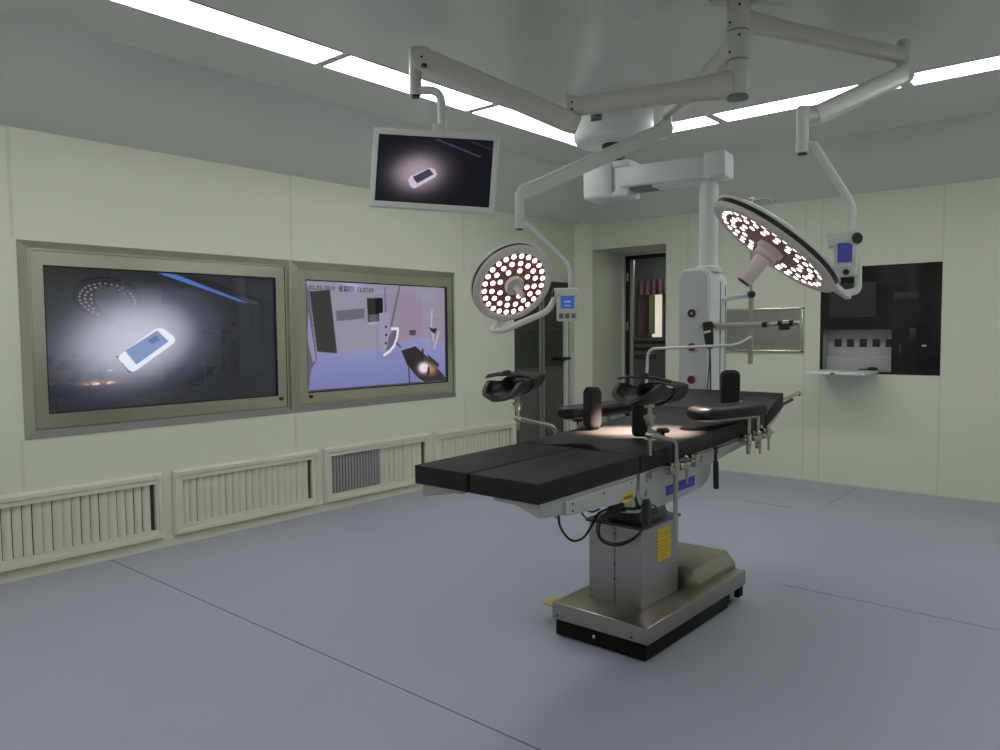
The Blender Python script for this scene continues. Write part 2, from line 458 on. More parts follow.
# ------------------------------------------------------------------ ceiling light panels
def ceiling_light(x0, x1, y0, y1, label, group=None):
    t = thing('ceiling_light', label, 'ceiling light', ((x0+x1)/2, (y0+y1)/2, ZC), group)
    bm = NB(); g = .012
    for a, b in (((x0-g, y0-g), (x1+g, y0)), ((x0-g, y1), (x1+g, y1+g)), ((x0-g, y0), (x0, y1)), ((x1, y0), (x1+g, y1))):
        box(bm, (a[0], a[1], ZC-.004), (b[0], b[1], ZC+.02))
    obj('light_frame', bm, M['ceil'], t, 0)
    bm = NB(); box(bm, (x0, y0, ZC-.002), (x1, y1, ZC+.015)); obj('diffuser', bm, M['strip'], t, 0)
lx = (-3.592, -3.345)
ceiling_light(*lx, 1.45, 2.625, 'long white ceiling light panel cut by the top edge, above the left display')
ceiling_light(*lx, 2.68, 3.85, 'white ceiling light panel just above the hanging monitor')
ceiling_light(*lx, 3.91, 5.06, 'white ceiling light panel in the left row, running into the corner behind the monitor arm')
ly = (5.07, 5.312)
ceiling_light(-3.60, -2.44, *ly, 'white ceiling light panel in the back row, partly behind the pendant drum')
ceiling_light(-2.375, -1.24, *ly, 'white ceiling light panel in the back row crossed by the large lamp arm')
ceiling_light(-1.168, 0.0, *ly, 'white ceiling light panel at the right edge of the photo')
out = [(lx[0], lx[1], .22, 1.39), (.06, 1.2, *ly)]
for i in range(4): out.append((1.0, 1.245, .22+1.23*i, 1.39+1.23*i))
for i in range(3): out.append((-3.6+1.23*i, -2.44+1.23*i, -.06, .185))
for o_ in out: ceiling_light(*o_, 'white ceiling light panel outside the photo, in front of or beside the camera', 'ceiling lights outside the photo')

# ------------------------------------------------------------------ wall displays
def in_poly(u, v, P):
    c = False; j = len(P)-1
    for i in range(len(P)):
        (x0, y0), (x1, y1) = P[i], P[j]
        if (y0 > v) != (y1 > v) and u < (x1-x0)*(v-y0)/(y1-y0)+x0: c = not c
        j = i
    return c
def seg_d(u, v, a, b, asp):
    ax, ay = a; bx, by = b
    dx, dy = (bx-ax)*asp, by-ay; px, py = (u-ax)*asp, v-ay
    t = max(0, min(1, (px*dx+py*dy)/(dx*dx+dy*dy+1e-12)))
    return math.hypot(px-t*dx, py-t*dy)
def blend(c, d, t): return [c[i]*(1-t)+d[i]*t for i in range(3)]
def picture(name, origin, xdir, ydir, w, h, fn, m, parent, nx=320, ny=180):
    """screen: a grid whose points carry the colours the screen shows"""
    bm = NB(); x = V(xdir).normalized()*w; y = V(ydir).normalized()*h; o = V(origin)
    vs = [[bm.verts.new(o + x*(i/nx) + y*(j/ny)) for i in range(nx+1)] for j in range(ny+1)]
    for j in range(ny):
        for i in range(nx): bm.faces.new((vs[j][i], vs[j][i+1], vs[j+1][i+1], vs[j+1][i]))
    ob = obj(name, bm, m, parent, 0)
    at = ob.data.color_attributes.new('picture', 'FLOAT_COLOR', 'POINT')
    buf = []
    for j in range(ny+1):
        for i in range(nx+1):
            c = fn(i/nx, j/ny)
            buf += [lin(max(0, min(255, c[0]))), lin(max(0, min(255, c[1]))), lin(max(0, min(255, c[2]))), 1.0]
    at.data.foreach_set('color', buf)
    return ob
ASP = 16/9
PH1 = [(0.262,0.359),(0.269,0.381),(0.417,0.570),(0.438,0.583),(0.456,0.574),(0.501,0.515),(0.507,0.487),(0.498,0.460),(0.337,0.267),(0.319,0.255),(0.305,0.267)]
PS1 = [(0.292,0.412),(0.430,0.563),(0.477,0.476),(0.337,0.307)]
PD1 = [(0.256,0.373),(0.267,0.374),(0.322,0.273),(0.317,0.247),(0.304,0.257)]
GC1 = [(0.339,0.491)][0]
BL1 = [(0.436,0.998),(0.520,0.993),(0.866,0.784),(0.820,0.797)]
FL1 = [(0.594,0.999),(0.996,0.792),(1.000,0.981),(0.764,1.001)]
TX1 = [(0.388,0.490),(0.426,0.523),(0.439,0.489),(0.400,0.456)]
def shot1(u, v):
    du, dv = (u-GC1[0])*ASP, v-GC1[1]
    a = math.radians(12); p = du*math.cos(a)+dv*math.sin(a); q = -du*math.sin(a)+dv*math.cos(a)
    r = math.hypot(p/.58, q/.37)
    g = 1/(1+math.exp((r-.80)*5.2))
    c = blend([32, 34, 40], [196, 196, 214], g)
    rr_ = math.hypot(p/.62, q/.40)
    if du > .2: c = blend(c, [62, 60, 88], .5*math.exp(-((rr_-.92)/.16)**2))
    if u > .8: c = blend(c, [30, 34, 44], min(1, (u-.8)*5))
    if v > .86: c = blend(c, [26, 28, 34], min(1, (v-.86)*9))
    if in_poly(u, v, BL1): c = [74, 108, 178]
    if in_poly(u, v, FL1): c = blend(c, [60, 62, 70], .35)
    d_ = math.hypot((u-.185)*ASP/.13, (v-.19)/.016)
    c = blend(c, [190, 150, 140], .5*math.exp(-d_*d_))
    if in_poly(u, v, PD1): c = [40, 38, 40]
    if in_poly(u, v, PH1): c = [226, 230, 246]
    if in_poly(u, v, PS1): c = [128, 146, 186]
    if in_poly(u, v, TX1): c = [98, 114, 158]
    return c
S2 = dict(
 floor=[(0.063,0.363),(0.187,0.330),(0.451,0.384),(0.659,0.433),(0.809,0.483),(0.991,0.409),(1.004,0.011),(0.002,-0.000),(0.021,0.247)],
 left=[(0.003,0.993),(0.021,0.909),(0.062,0.289),(0.025,0.202),(0.002,-0.000)],
 sliver=[(0.014,0.733),(0.055,0.282),(0.036,0.261),(0.006,0.469)],
 door=[(0.024,0.906),(0.151,0.926),(0.189,0.339),(0.063,0.360)],
 pan=[(0.186,0.735),(0.376,0.764),(0.377,0.668),(0.190,0.638)],
 win=[(0.396,0.862),(0.507,0.872),(0.506,0.631),(0.398,0.624)], win2=[(0.406,0.703),(0.474,0.711),(0.478,0.631),(0.408,0.624)], shelf=[(0.396,0.630),(0.502,0.640),(0.501,0.621),(0.407,0.605)],
 tower=[(0.479,0.720),(0.553,0.729),(0.551,0.325),(0.477,0.351)], dots=[(0.527,0.586),(0.528,0.505),(0.525,0.424)],
 ring=[(0.512,0.307),(0.552,0.341),(0.586,0.397),(0.609,0.479),(0.618,0.566),(0.571,0.566)], lens=[(0.524,0.342),(0.559,0.374),(0.584,0.422),(0.603,0.495),(0.608,0.553),(0.581,0.553),(0.548,0.488)],
 pole=[(0.634,0.997),(0.590,0.733),(0.568,0.602)], pole2=[(0.524,0.973),(0.527,0.731)], outlet=[(0.702,0.549),(0.755,0.555),(0.756,0.501),(0.705,0.495)],
 mach=[(0.859,0.585),(0.897,0.564),(0.928,0.575),(0.913,0.512),(0.883,0.530)], mw=[(0.888,0.757),(0.879,0.602),(0.896,0.447)], mw2=[(0.941,0.524),(0.901,0.360)], lampr=[(0.755,0.969),(0.910,0.972),(0.909,0.858),(0.756,0.868)],
 table=[(0.638,0.344),(0.748,0.386),(0.840,0.277),(0.987,0.054),(0.992,0.014),(0.813,0.014),(0.764,0.060),(0.682,0.198)], spot=[(0.814,0.158)], spot2=[(0.879,0.133)], arm=[(0.846,0.300),(0.943,0.187),(0.932,0.149),(0.850,0.255)],
 post=[(0.801,0.357),(0.817,0.350),(0.810,0.289),(0.795,0.293)], post2=[(0.845,0.170),(0.859,0.169),(0.862,0.103),(0.835,0.036)], leg=[(0.694,0.167),(0.700,0.015)], glint=[(0.300,0.976)], rail=[(0.604,0.421),(0.633,0.384)], pink=[(0.707,0.736)])
def shot2(u, v):
    c = [140, 134, 154]
    if u > .62: c = blend(c, [146, 128, 142], .35)
    d_ = math.hypot((u-S2['glint'][0][0])*ASP/.10, (v-S2['glint'][0][1])/.05); c = blend(c, [170, 166, 214], .8*math.exp(-d_*d_))
    if in_poly(u, v, S2['lampr']): c = [142, 138, 158]
    if in_poly(u, v, S2['floor']): c = blend([116, 117, 166], [148, 148, 192], max(0, min(1, (v-.05)*1.6)))
    if in_poly(u, v, S2['left']): c = [92, 86, 104]
    if in_poly(u, v, S2['sliver']): c = [140, 132, 160]
    if in_poly(u, v, S2['door']): c = [44, 41, 45]
    if in_poly(u, v, S2['pan']): c = [98, 93, 106]
    if in_poly(u, v, S2['win']): c = [24, 22, 28]
    if in_poly(u, v, S2['win2']): c = [84, 80, 92]
    if in_poly(u, v, S2['shelf']): c = [156, 150, 170]
    for s_, w_, cc in (('pole2', .010, [112, 105, 124]), ('pole', .014, [104, 98, 114])):
        L = S2[s_]
        if min(seg_d(u, v, a, b, ASP) for a, b in zip(L, L[1:])) < w_: c = cc
    if in_poly(u, v, S2['tower']): c = [150, 143, 168]
    for q in S2['dots']:
        if math.hypot((u-q[0])*ASP, v-q[1]) < .014: c = [48, 40, 56]
    if in_poly(u, v, S2['lens']): c = [104, 96, 116]
    L = S2['ring']
    if min(seg_d(u, v, a, b, ASP) for a, b in zip(L, L[1:])) < .013: c = [222, 216, 232]
    L = S2['rail']
    if seg_d(u, v, L[0], L[1], ASP) < .010: c = [84, 76, 92]
    if in_poly(u, v, S2['outlet']): c = [82, 74, 84]
    for s_ in ('mw', 'mw2'):
        L = S2[s_]
        if min(seg_d(u, v, a, b, ASP) for a, b in zip(L, L[1:])) < .012: c = [174, 168, 184]
    if in_poly(u, v, S2['mach']): c = [34, 30, 36]
    L = S2['leg']
    if seg_d(u, v, L[0], L[1], ASP) < .008: c = [46, 40, 52]
    if in_poly(u, v, S2['table']):
        c = [42, 33, 36]
        q = S2['spot2'][0]; d_ = math.hypot((u-q[0])*ASP/.07, (v-q[1])/.06); c = blend(c, [168, 116, 88], math.exp(-d_*d_))
        q = S2['spot'][0]; d_ = math.hypot((u-q[0])*ASP/.07, (v-q[1])/.05); c = blend(c, [226, 214, 226], max(0, min(1, 1.9*math.exp(-d_*d_))))
    for s_ in ('arm', 'post', 'post2'):
        if in_poly(u, v, S2[s_]): c = [34, 28, 34]
    if v < .012 or u > .992: c = blend(c, [40, 36, 46], .7)
    return c
MON_C=(-2.698,2.659,2.189)
PH3 = [(0.279,0.331),(0.296,0.392),(0.457,0.539),(0.499,0.531),(0.531,0.451),(0.516,0.407),(0.338,0.212),(0.302,0.250)]
PS3 = [(0.316,0.386),(0.457,0.526),(0.500,0.447),(0.361,0.294)]
GC3 = [(0.363,0.454)][0]
LN3 = [(0.506,0.970),(0.891,0.748)]
LN4 = [(0.810,0.960),(1.023,0.853)]
def shot3(u, v):
    du, dv = (u-GC3[0])*ASP, v-GC3[1]
    a = math.radians(10); p = du*math.cos(a)+dv*math.sin(a); q = -du*math.sin(a)+dv*math.cos(a)
    r = math.hypot(p/.60, q/.42); g = 1/(1+math.exp((r-.62)*6.0))
    c = blend([22, 20, 28], [172, 156, 166], g)
    if u > .72: c = blend(c, [20, 19, 26], min(1, (u-.72)*5))
    if seg_d(u, v, LN3[0], LN3[1], ASP) < .009: c = [72, 72, 84]
    if seg_d(u, v, LN4[0], LN4[1], ASP) < .008: c = [52, 52, 62]
    if in_poly(u, v, PH3): c = [206, 188, 206]
    if in_poly(u, v, PS3): c = [66, 64, 86]
    return c
M['scr'] = screen_mat('screen_picture', 1.0, 0.8, .025)
M['scr2'] = screen_mat('screen_picture_dim', 1.0, 0.05, .35)

def wall_display(y0, y1, label, fn, dots, ins):
    z0, z1 = .800, 1.942
    t = thing('wall_display', label, 'wall display', (XL, (y0+y1)/2, z0))
    bm = NB(); o, i_ = [(y0, z0), (y1, z0), (y1, z1), (y0, z1)], [(y0+.055, z0+.055), (y1-.055, z0+.055), (y1-.055, z1-.052), (y0+.055, z1-.052)]
    # chamfered outer frame: wall line -> raised ridge -> inner step
    def ring(P, x): return [bm.verts.new((x, y, z)) for y, z in P]
    sh = lambda P, d_: [(P[0][0]+d_, P[0][1]+d_), (P[1][0]-d_, P[1][1]+d_), (P[2][0]-d_, P[2][1]-d_), (P[3][0]+d_, P[3][1]-d_)]
    R = [ring(o, XL-.002), ring(o, XL+.004), ring(sh(o, .004), XL+.007), ring(sh(o, .046), XL+.030), ring(sh(o, .055), XL+.030), ring(sh(o, .055), XL-.002)]
    for a, b in zip(R, R[1:] + R[:1]):
        for k_ in range(4): bm.faces.new((a[k_], a[(k_+1) % 4], b[(k_+1) % 4], b[k_]))
    obj('outer_frame', bm, M['steel'], t, 20)
    ya, yb, za, zb = ins
    bm = NB(); q0, q1, w0, w1 = y0+.0585, y1-.0585, z0+.0585, z1-.0585
    for a, b in (((q0, w0), (q1, za)), ((q0, zb), (q1, w1)), ((q0, za), (ya, zb)), ((yb, za), (q1, zb))):
        box(bm, (XL-.002, a[0], a[1]), (XL+.024, b[0], b[1]))
    obj('bezel', bm, M['steel'], t, 0)
    bm = NB(); g = .008
    for a, b in (((ya, za), (yb, za+g)), ((ya, zb-g), (yb, zb)), ((ya, za+g), (ya+g, zb-g)), ((yb-g, za+g), (yb, zb-g))):
        box(bm, (XL-.002, a[0], a[1]), (XL+.018, b[0], b[1]))
    obj('screen_edge', bm, M['black'], t, 0)
    s = picture('screen', (XL+.008, ya+g, za+g), (0, 1, 0), (0, 0, 1), yb-ya-2*g, zb-za-2*g, fn, M['scr'], t)
    bm = NB()
    for y, z in dots: box(bm, (XL+.022, y-.014, z-.012), (XL+.034, y+.014, z+.012), .004)
    obj('sensor', bm, M['black'], t)
    return t
wall_display(1.513, 3.302, 'left wall display showing a white phone in a bright pool of light', shot1, [(3.195, .918)], (1.637, 3.171, .940, 1.805))
t = wall_display(3.308, 5.070, 'right wall display showing a violet view of the operating room', shot2, [(3.455, .915)], (3.430, 4.947, .943, 1.805))
for s_, y_ in (('02-05-2019', 3.470), ('星期四', 3.745), ('12:07:09', 3.925)):
    text_mesh('timestamp', s_, .052, M['ink'], t, (XL+.0092, y_, 1.728), (0, 1, 0), (0, 0, 1), .0003)

# ------------------------------------------------------------------ return-air grilles along the foot of the left wall
def air_grille(y0, y1, yo0, yo1, label, filt=None):
    t = thing('air_grille', label, 'air grille', (XL, (y0+y1)/2, .064), 'return air grilles along the left wall')
    z0, z1, a0, a1 = .064, .500, .130, .433
    bm = NB()
    def ring(ya, yb, za, zb, x): return [bm.verts.new((x, y, z)) for y, z in ((ya, za), (yb, za), (yb, zb), (ya, zb))]
    R = [ring(y0, y1, z0, z1, XL-.002), ring(y0, y1, z0, z1, XL+.020), ring(y0+.012, y1-.012, z0+.012, z1-.012, XL+.036), ring(y0+.03, y1-.03, z0+.036, z1-.036, XL+.036),
         ring(y0+.034, y1-.034, z0+.040, z1-.040, XL+.029), ring(yo0, yo1, a0, a1, XL+.029), ring(yo0, yo1, a0, a1, XL-.002)]
    for a, b in zip(R, R[1:] + R[:1]):
        for k_ in range(4): bm.faces.new((a[k_], a[(k_+1) % 4], b[(k_+1) % 4], b[k_]))
    obj('grille_frame', bm, M['grille'], t, 20)
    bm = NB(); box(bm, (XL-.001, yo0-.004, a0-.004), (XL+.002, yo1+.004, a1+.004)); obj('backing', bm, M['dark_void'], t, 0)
    y = yo0 + .004
    if filt:
        bm = NB()
        n = 17; p = (filt - yo0) / n
        for i in range(n): box(bm, (XL+.003, yo0+i*p+.002, a0), (XL+.015, yo0+i*p+p*.72, a1), .002, 1)
        obj('filter', bm, M['filter'], t, 0, label='grey pleated filter exposed at the left half'); y = filt + .004
    # curved vertical slats, one curved strip each
    bm = NB(); p = .0525
    while y + p*.9 < yo1:
        tw = random.uniform(-.003, .003); wd = p*random.uniform(.86, .96); n = 6; f = []; bk = []
        for i in range(n+1):
            s_ = i/n; x = XL + .0045 + .013*math.sin(s_*PI*.86 + .05) + tw*s_
            f.append((x, y+wd*s_)); bk.append((x-.0015, y+wd*s_))
        prism(bm, f + bk[::-1], a0+.001, a1-.001, 'z'); y += p
    obj('slats', bm, M['grille'], t, 35)
air_grille(1.155, 2.290, 1.215, 2.240, 'pale return air grille cut by the left edge of the photo')
air_grille(2.360, 3.510, 2.423, 3.447, 'pale return air grille second from left, under the left wall display')
air_grille(3.567, 4.697, 3.630, 4.648, 'pale return air grille with grey filter bared in its left half', 4.137)
air_grille(4.765, 5.922, 4.840, 5.845, 'pale return air grille nearest the dark door, partly behind the operating table')

# ------------------------------------------------------------------ back wall: stainless panel and black control panel
t = thing('steel_cabinet', 'stainless steel flush cabinet with plain panel on the back wall', 'wall cabinet', (-2.95, YB, 1.18))
x0, x1, z0, z1 = -3.48, -2.434, 1.183, 1.600
bm = NB()
for a, b in (((x0, z0), (x1, z0+.022)), ((x0, z1-.024), (x1, z1)), ((x0, z0), (x0+.026, z1)), ((x1-.026, z0), (x1, z1))):
    box(bm, (a[0], YB-.024, a[1]), (b[0], YB+.002, b[1]), .005, 2)
obj('cabinet_frame', bm, M['steel'], t)
bm = NB(); box(bm, (x0+.02, YB-.008, z0+.018), (x1-.02, YB+.001, z1-.02)); obj('cabinet_panel', bm, M['steel_v'], t, 0)

t = thing('control_panel', 'black glass control panel with an open socket box in the back wall', 'control panel', (-1.81, YB, 1.004))
nx0, nx1, nz0, nz1 = -2.268, -1.698, 1.022, 1.388
bm = NB()
wall_pieces(bm, PB[0], PB[1], PB[2], PB[3], [(nx0, nx1, nz0, nz1)], lambda b, a, c, p, q: box(b, (a, YB-.004, p), (c, YB+.02, q)))
obj('glass_front', bm, M['blackglass'], t, 0)
bm = NB(); box(bm, (-2.215, YB-.006, 1.50), (-1.825, YB-.003, 1.80)); obj('display', bm, M['smoke'], t, 0)
bm = NB(); box(bm, (-1.690, YB-.006, 1.645), (-1.497, YB-.003, 1.70)); obj('speaker_slot', bm, M['smoke'], t, 0)
bm = NB()
dd = .14
box(bm, (nx0, YB+dd, nz0), (nx1, YB+dd+.01, nz1)); box(bm, (nx0-.005, YB, nz0), (nx0, YB+dd, nz1)); box(bm, (nx1, YB, nz0), (nx1+.005, YB+dd, nz1))
box(bm, (nx0, YB, nz1), (nx1, YB+dd, nz1+.005)); box(bm, (nx0, YB, nz0-.005), (nx1, YB+dd, nz0))
box(bm, (nx0, YB+.09, nz0), (nx1, YB+dd, nz0+.13), .01)
nb_ = obj('socket_box', bm, M['socketgrey'], t, 0)
for i in range(5):
    xc = -2.175 + i*.107 + (.0)
    bm = NB(); box(bm, (xc-.030, YB+dd-.012, 1.235), (xc+.030, YB+dd+.001, 1.305), .004); obj('socket', bm, M['black'], nb_)
bm = NB(); box(bm, (nx0-.005, YB-.43, 1.010), (-1.795, YB-.004, 1.034), .004); obj('flap', bm, M['white'], t)
bm = NB(); box(bm, (-2.06, YB-.445, 1.016), (-2.03, YB-.428, 1.030), .003); obj('flap_catch', bm, M['black'], t)
bm = NB(); box(bm, (-1.465, YB-.012, 1.245), (-1.430, YB-.003, 1.258), .003); obj('latch', bm, M['white'], t)
bm = NB(); box(bm, (-1.640, YB-.007, 1.18), (-1.618, YB-.003, 1.27), .002); obj('button', bm, M['smoke'], t)
bm = NB(); box(bm, (-1.56, YB-.007, 1.30), (-1.51, YB-.003, 1.40), .002); obj('button', bm, M['smoke'], t)
bm = NB()
lathe(bm, (-1.85, YB+.02, 1.0345), (0, 0, 1), [(0, 0), (.040, .0), (.046, .012), (.030, .026), (0, .030)], 20)
tube(bm, [(-1.86, YB+.02, 1.041), (-1.91, YB+.03, 1.041), (-1.96, YB+.0, 1.041)], .006, .02)
single('cable_plug', bm, M['black'], 'small black plug lying on the open flap of the socket box', 'plug')

# ------------------------------------------------------------------ lamp mount: ceiling pole that carries the lamp and monitor arms
PX, PY = -1.448, 3.339
t = thing('lamp_mount', 'cream ceiling pole that carries the lamp and monitor arms', 'ceiling mount', (PX, PY, ZC))
bm = NB(); cyl(bm, (PX, PY, 2.858), (PX, PY, ZC+.005), .060, 32); lathe(bm, (PX, PY, 2.875), (0, 0, 1), [(0, 0), (.12, 0), (.13, .012), (.13, .03), (0, .03)], 40)
obj('ceiling_plate', bm, M['arm'], t)
bm = NB(); cyl(bm, (PX, PY, 2.443), (PX, PY, 2.597), .044, 32, .004); obj('pole_end', bm, M['arm'], t)
bm = NB(); cyl(bm, (PX, PY, 2.430), (PX, PY, 2.446), .048, 32, .003); obj('end_cap', bm, M['tag'], t)

def screw(p, parent, r=.006, n=(0, -1, 0)):
    bm = NB(); p = V(p); cyl(bm, p, p + V(n).normalized()*.004, r, 10); obj('screw', bm, M['black'], parent)
def hub(t, z0, z1, rad=.050):
    bm = NB(); cyl(bm, (PX, PY, z0+.002), (PX, PY, z1-.002), rad, 36, .003)
    h = obj('hub', bm, M['arm'], t)
    c = V((0-PX, 0-PY, 0)).normalized()
    for z, a in ((z1-.03, .1), (z0+.03, -.75)):
        d = Matrix.Rotation(a, 3, 'Z') @ c
        screw((PX+d.x*(rad-.001), PY+d.y*(rad-.001), z), h, .006, d)
def ext_arm(t, a, b, w, h, rad, taper=None):
    """horizontal extension arm from the hub, gusseted at the hub end"""
    a, b = V(a), V(b); d = (b-a).normalized()
    bm = NB()
    L = (b-a).length
    pts = [a + d*.02, a + d*.12, a + d*.26, b]
    sc = [1.30, 1.22, 1.0, .92] if taper else [1, 1, 1, 1]
    sweep(bm, pts, rr(w, h, rad, 5), (0, 0, 1), sc)
    return obj('extension_arm', bm, M['arm'], t)

def head_parts(t, c, n, R, ledmat, big):
    """lamp head: bezel, back cover, seal, lens plate, LEDs, dish, handle; n is the way the light shines"""
    c, n = V(c), V(n).normalized()
    bm = NB()
    lathe(bm, c, n, [(R*.83, .0005), (R*.86, .004), (R*.95, .002), (R*.985, -.004), (R, -.014), (R*.97, -.020), (R*.80, -.018), (R*.79, -.006), (R*.83, .0005)], 72)
    hd = obj('lamp_head', bm, M['bezel'], t)
    bm = NB(); lathe(bm, c, n, [(R*.96, -.016), (R*.985, -.020), (R*.985, -.036), (R*.95, -.040), (R*.94, -.030), (R*.96, -.016)], 72); obj('rim_seal', bm, M['black'], hd)
    bm = NB(); lathe(bm, c, n, [(R*.955, -.034), (R*1.0, -.038), (R*1.0, -.048), (R*.90, -.062), (R*.6, -.082), (0, -.092), (0, -.034), (R*.955, -.034)], 72); obj('back_cover', bm, M['white'], hd)
    bm = NB(); lathe(bm, c, n, [(0, -.012), (R*.82, -.012), (R*.82, -.003), (0, -.003)], 72); pl = obj('lens_plate', bm, M['maroon'], hd)
    x, y, d = frame_from(n)
    proto = None; r0 = R*.063 if not big else R*.041
    rings = ((24, .735, 0), (16, .55, .12), (8, .37, .2)) if not big else ((30, .80, 0), (23, .645, .1), (15, .48, .2))
    for cnt, k_, ph in rings:
        for i in range(cnt):
            a = 2*PI*(i+ph)/cnt
            p = c + (x*math.cos(a) + y*math.sin(a))*(R*k_) + n*(-.003)
            if proto is None:
                b_ = NB(); lathe(b_, (0, 0, 0), n, [(0, 0), (r0, 0), (r0*.92, .0025), (0, .0035)], 14)
                proto = obj('led', b_, ledmat, hd, local=True); e = proto
            else:
                e = proto.copy(); COL.objects.link(e); e.parent = hd
            e.location = p - base_of(t)
    bm = NB(); q = .235 if not big else .20
    lathe(bm, c, n, [(0, -.004), (R*q, -.004), (R*q, .010), (R*q*.92, .020), (0, .022)], 36); obj('handle_socket', bm, M['handle'] if big else M['bezel'], hd)
    bm = NB()
    if big:
        lathe(bm, c, n, [(0, .02), (.052, .02), (.056, .045), (.037, .055), (.0345, .182), (.031, .188), (0, .185)], 36)
    else:
        lathe(bm, c, n, [(0, .02), (.018, .02), (.014, .05), (.013, .115), (.010, .12), (0, .121)], 24)
    obj('handle', bm, M['handle'], t)
    if big:
        bm = NB(); lathe(bm, c, n, [(0, .1875), (.0325, .1875), (.0325, .1905), (0, .1905)], 30); obj('handle_tip', bm, M['ink'], t)
    return x, y

# ---- large lamp (right)
E1 = V((-.985, 4.238, 2.743))
t = thing('surgical_lamp', 'large round surgical lamp tilted over the table on the right, seen edge-on', 'surgical lamp', (PX, PY, 2.79))
hub(t, 2.727, 2.856)
ext_arm(t, (PX, PY, 2.775), E1 + V((0, 0, .005)), .060, .078, .022, True)
J1 = V((-1.211,3.489,2.282))
bm = NB(); cyl(bm, E1 + V((0, 0, -.075)), E1 + V((0, 0, .080)), .031, 24, .003); obj('elbow', bm, M['arm'], t)
S1a = V((E1.x, E1.y, 2.655)); S1b = V((-1.184,3.543,2.345))
bm = NB(); cyl(bm, S1a + V((.026, -.02, 0)), S1a + V((-.026, .02, 0)), .047, 28, .006)
dd_ = (S1b - S1a).normalized()
sweep(bm, [S1a + dd_*.0, S1a + dd_*.05, S1b - dd_*.04, S1b], rr(.072, .090, .02, 4), (0, 0, 1), [.9, 1, .95, .9])
obj('spring_arm', bm, M['white'], t)
bm = NB(); cyl(bm, (J1.x, J1.y, 2.18), (J1.x, J1.y, 2.385), .026, 24, .003); cyl(bm, (J1.x, J1.y, 2.18), (J1.x, J1.y, 2.236), .0285, 24, .003)
cyl(bm, S1b + dd_*(-.02), (J1.x, J1.y, S1b.z), .030, 20, .003)
obj('swivel_tube', bm, M['white'], t)
bm = NB(); cyl(bm, (J1.x, J1.y, 2.174), (J1.x, J1.y, 2.181), .020, 20); obj('end_plug', bm, M['black'], t)
B1 = V((-1.035,3.545,1.735))
yk = [(J1.x, J1.y, 2.21), (-1.170,3.506,2.217), (-1.021,3.586,1.938), (-1.027,3.563,1.789)]
bm = NB(); tube(bm, yk, .0175, .045, 18); obj('yoke_tube', bm, M['white'], t)
# control head: pivot barrel with knob, keypad box
RT = V((.759, .651, 0)); TO = V((.651, -.759, 0)).normalized()  # along the photo's right, and towards the viewer
def ctrl(t, c, w, h, dp, a, lift, face, barrel, lcd):
    bm = NB(); c = V(c); r_ = V(a).normalized(); f_ = V(face).normalized(); z_ = V((0, 0, 1))
    sweep(bm, [c - f_*dp/2, c - f_*(dp/2-.006), c + f_*(dp/2-.006), c + f_*dp/2], rr(w, h, .010, 3), (0, 0, 1), [.9, 1, 1, .93])
    bx = obj('control_box', bm, M['white'], t)
    bm = NB(); o = c + f_*(dp/2+.001) + z_*(h*lift)
    sweep(bm, [o - f_*.003, o + f_*.001], rr(w*.62, h*.44, .003, 2), (0, 0, 1)); obj('display', bm, lcd, bx)
    return bx, r_, f_
nB = (RT*-.50 + TO*.86).normalized()
bx, r_, f_ = ctrl(t, B1 + V((0, 0, -.012)), (.094), .190, .088, RT, .03, nB, None, M['blueled2'])
bm = NB(); o = B1 + V((0, 0, .062)); cyl(bm, o - RT*.075 + TO*-.02 + V((0, 0, -.012)), o + RT*.035 + TO*.03, .035, 24, .006); obj('pivot_barrel', bm, M['white'], t)
kd = (RT*.10 + TO*.99).normalized()
bm = NB(); o2 = V((-0.989,3.517,1.788)); cyl(bm, o2 - kd*.06, o2 + kd*.012, .031, 28, .004); obj('pivot_housing', bm, M['white'], t)
bm = NB(); cyl(bm, o2 + kd*.010, o2 + kd*.017, .0245, 24, .002); obj('knob', bm, M['black'], t)
bm = NB(); o3 = V((-1.020,3.499,1.645)); cyl(bm, o3 - f_*.012, o3 + f_*.006, .013, 16, .003); obj('button', bm, M['black'], bx)
low = [(-0.994,3.578,1.709), (-0.990,3.571,1.564), (-1.043,3.525,1.552)]
bm = NB(); tube(bm, low, .016, .025, 14); obj('head_bracket', bm, M['white'], t)
bm = NB(); sweep(bm, [(-1.122,3.476,1.628), (-1.081,3.509,1.592), (-1.023,3.542,1.538), (-1.016,3.547,1.538)], rr(.085, .035, .012, 3), (-.49, -.318, -.811), [1, .9, .6, .4]); obj('bracket_shoe', bm, M['bezel'], t)
LC1 = (-1.331, 3.446, 1.763)
head_parts(t, LC1, (-.525, -.345, -.785), .330, M['led_r'], True)
# the lamp's beam: a hot centre and a wide field, both leaving the middle of the head
nn = V((-.525, -.345, -.785)).normalized()
for nm, en, ang, bl, aim in (('lamp_beam', 1350, 20, .9, V((-1.915, 3.11, .93))), ('lamp_field', 620, 35, 1.0, V((-1.76, 3.16, .93)))):
    ld = bpy.data.lights.new(nm, 'SPOT'); ld.energy = en; ld.color = (1.0, .78, .65); ld.spot_size = math.radians(ang); ld.spot_blend = bl; ld.shadow_soft_size = .02
    lo_ = bpy.data.objects.new(nm, ld); COL.objects.link(lo_); lo_.parent = t
    lp = V(LC1) + nn*.204
    lo_.location = lp - ROOT[t.name]; lo_.rotation_euler = (aim - lp).to_track_quat('-Z', 'Y').to_euler()

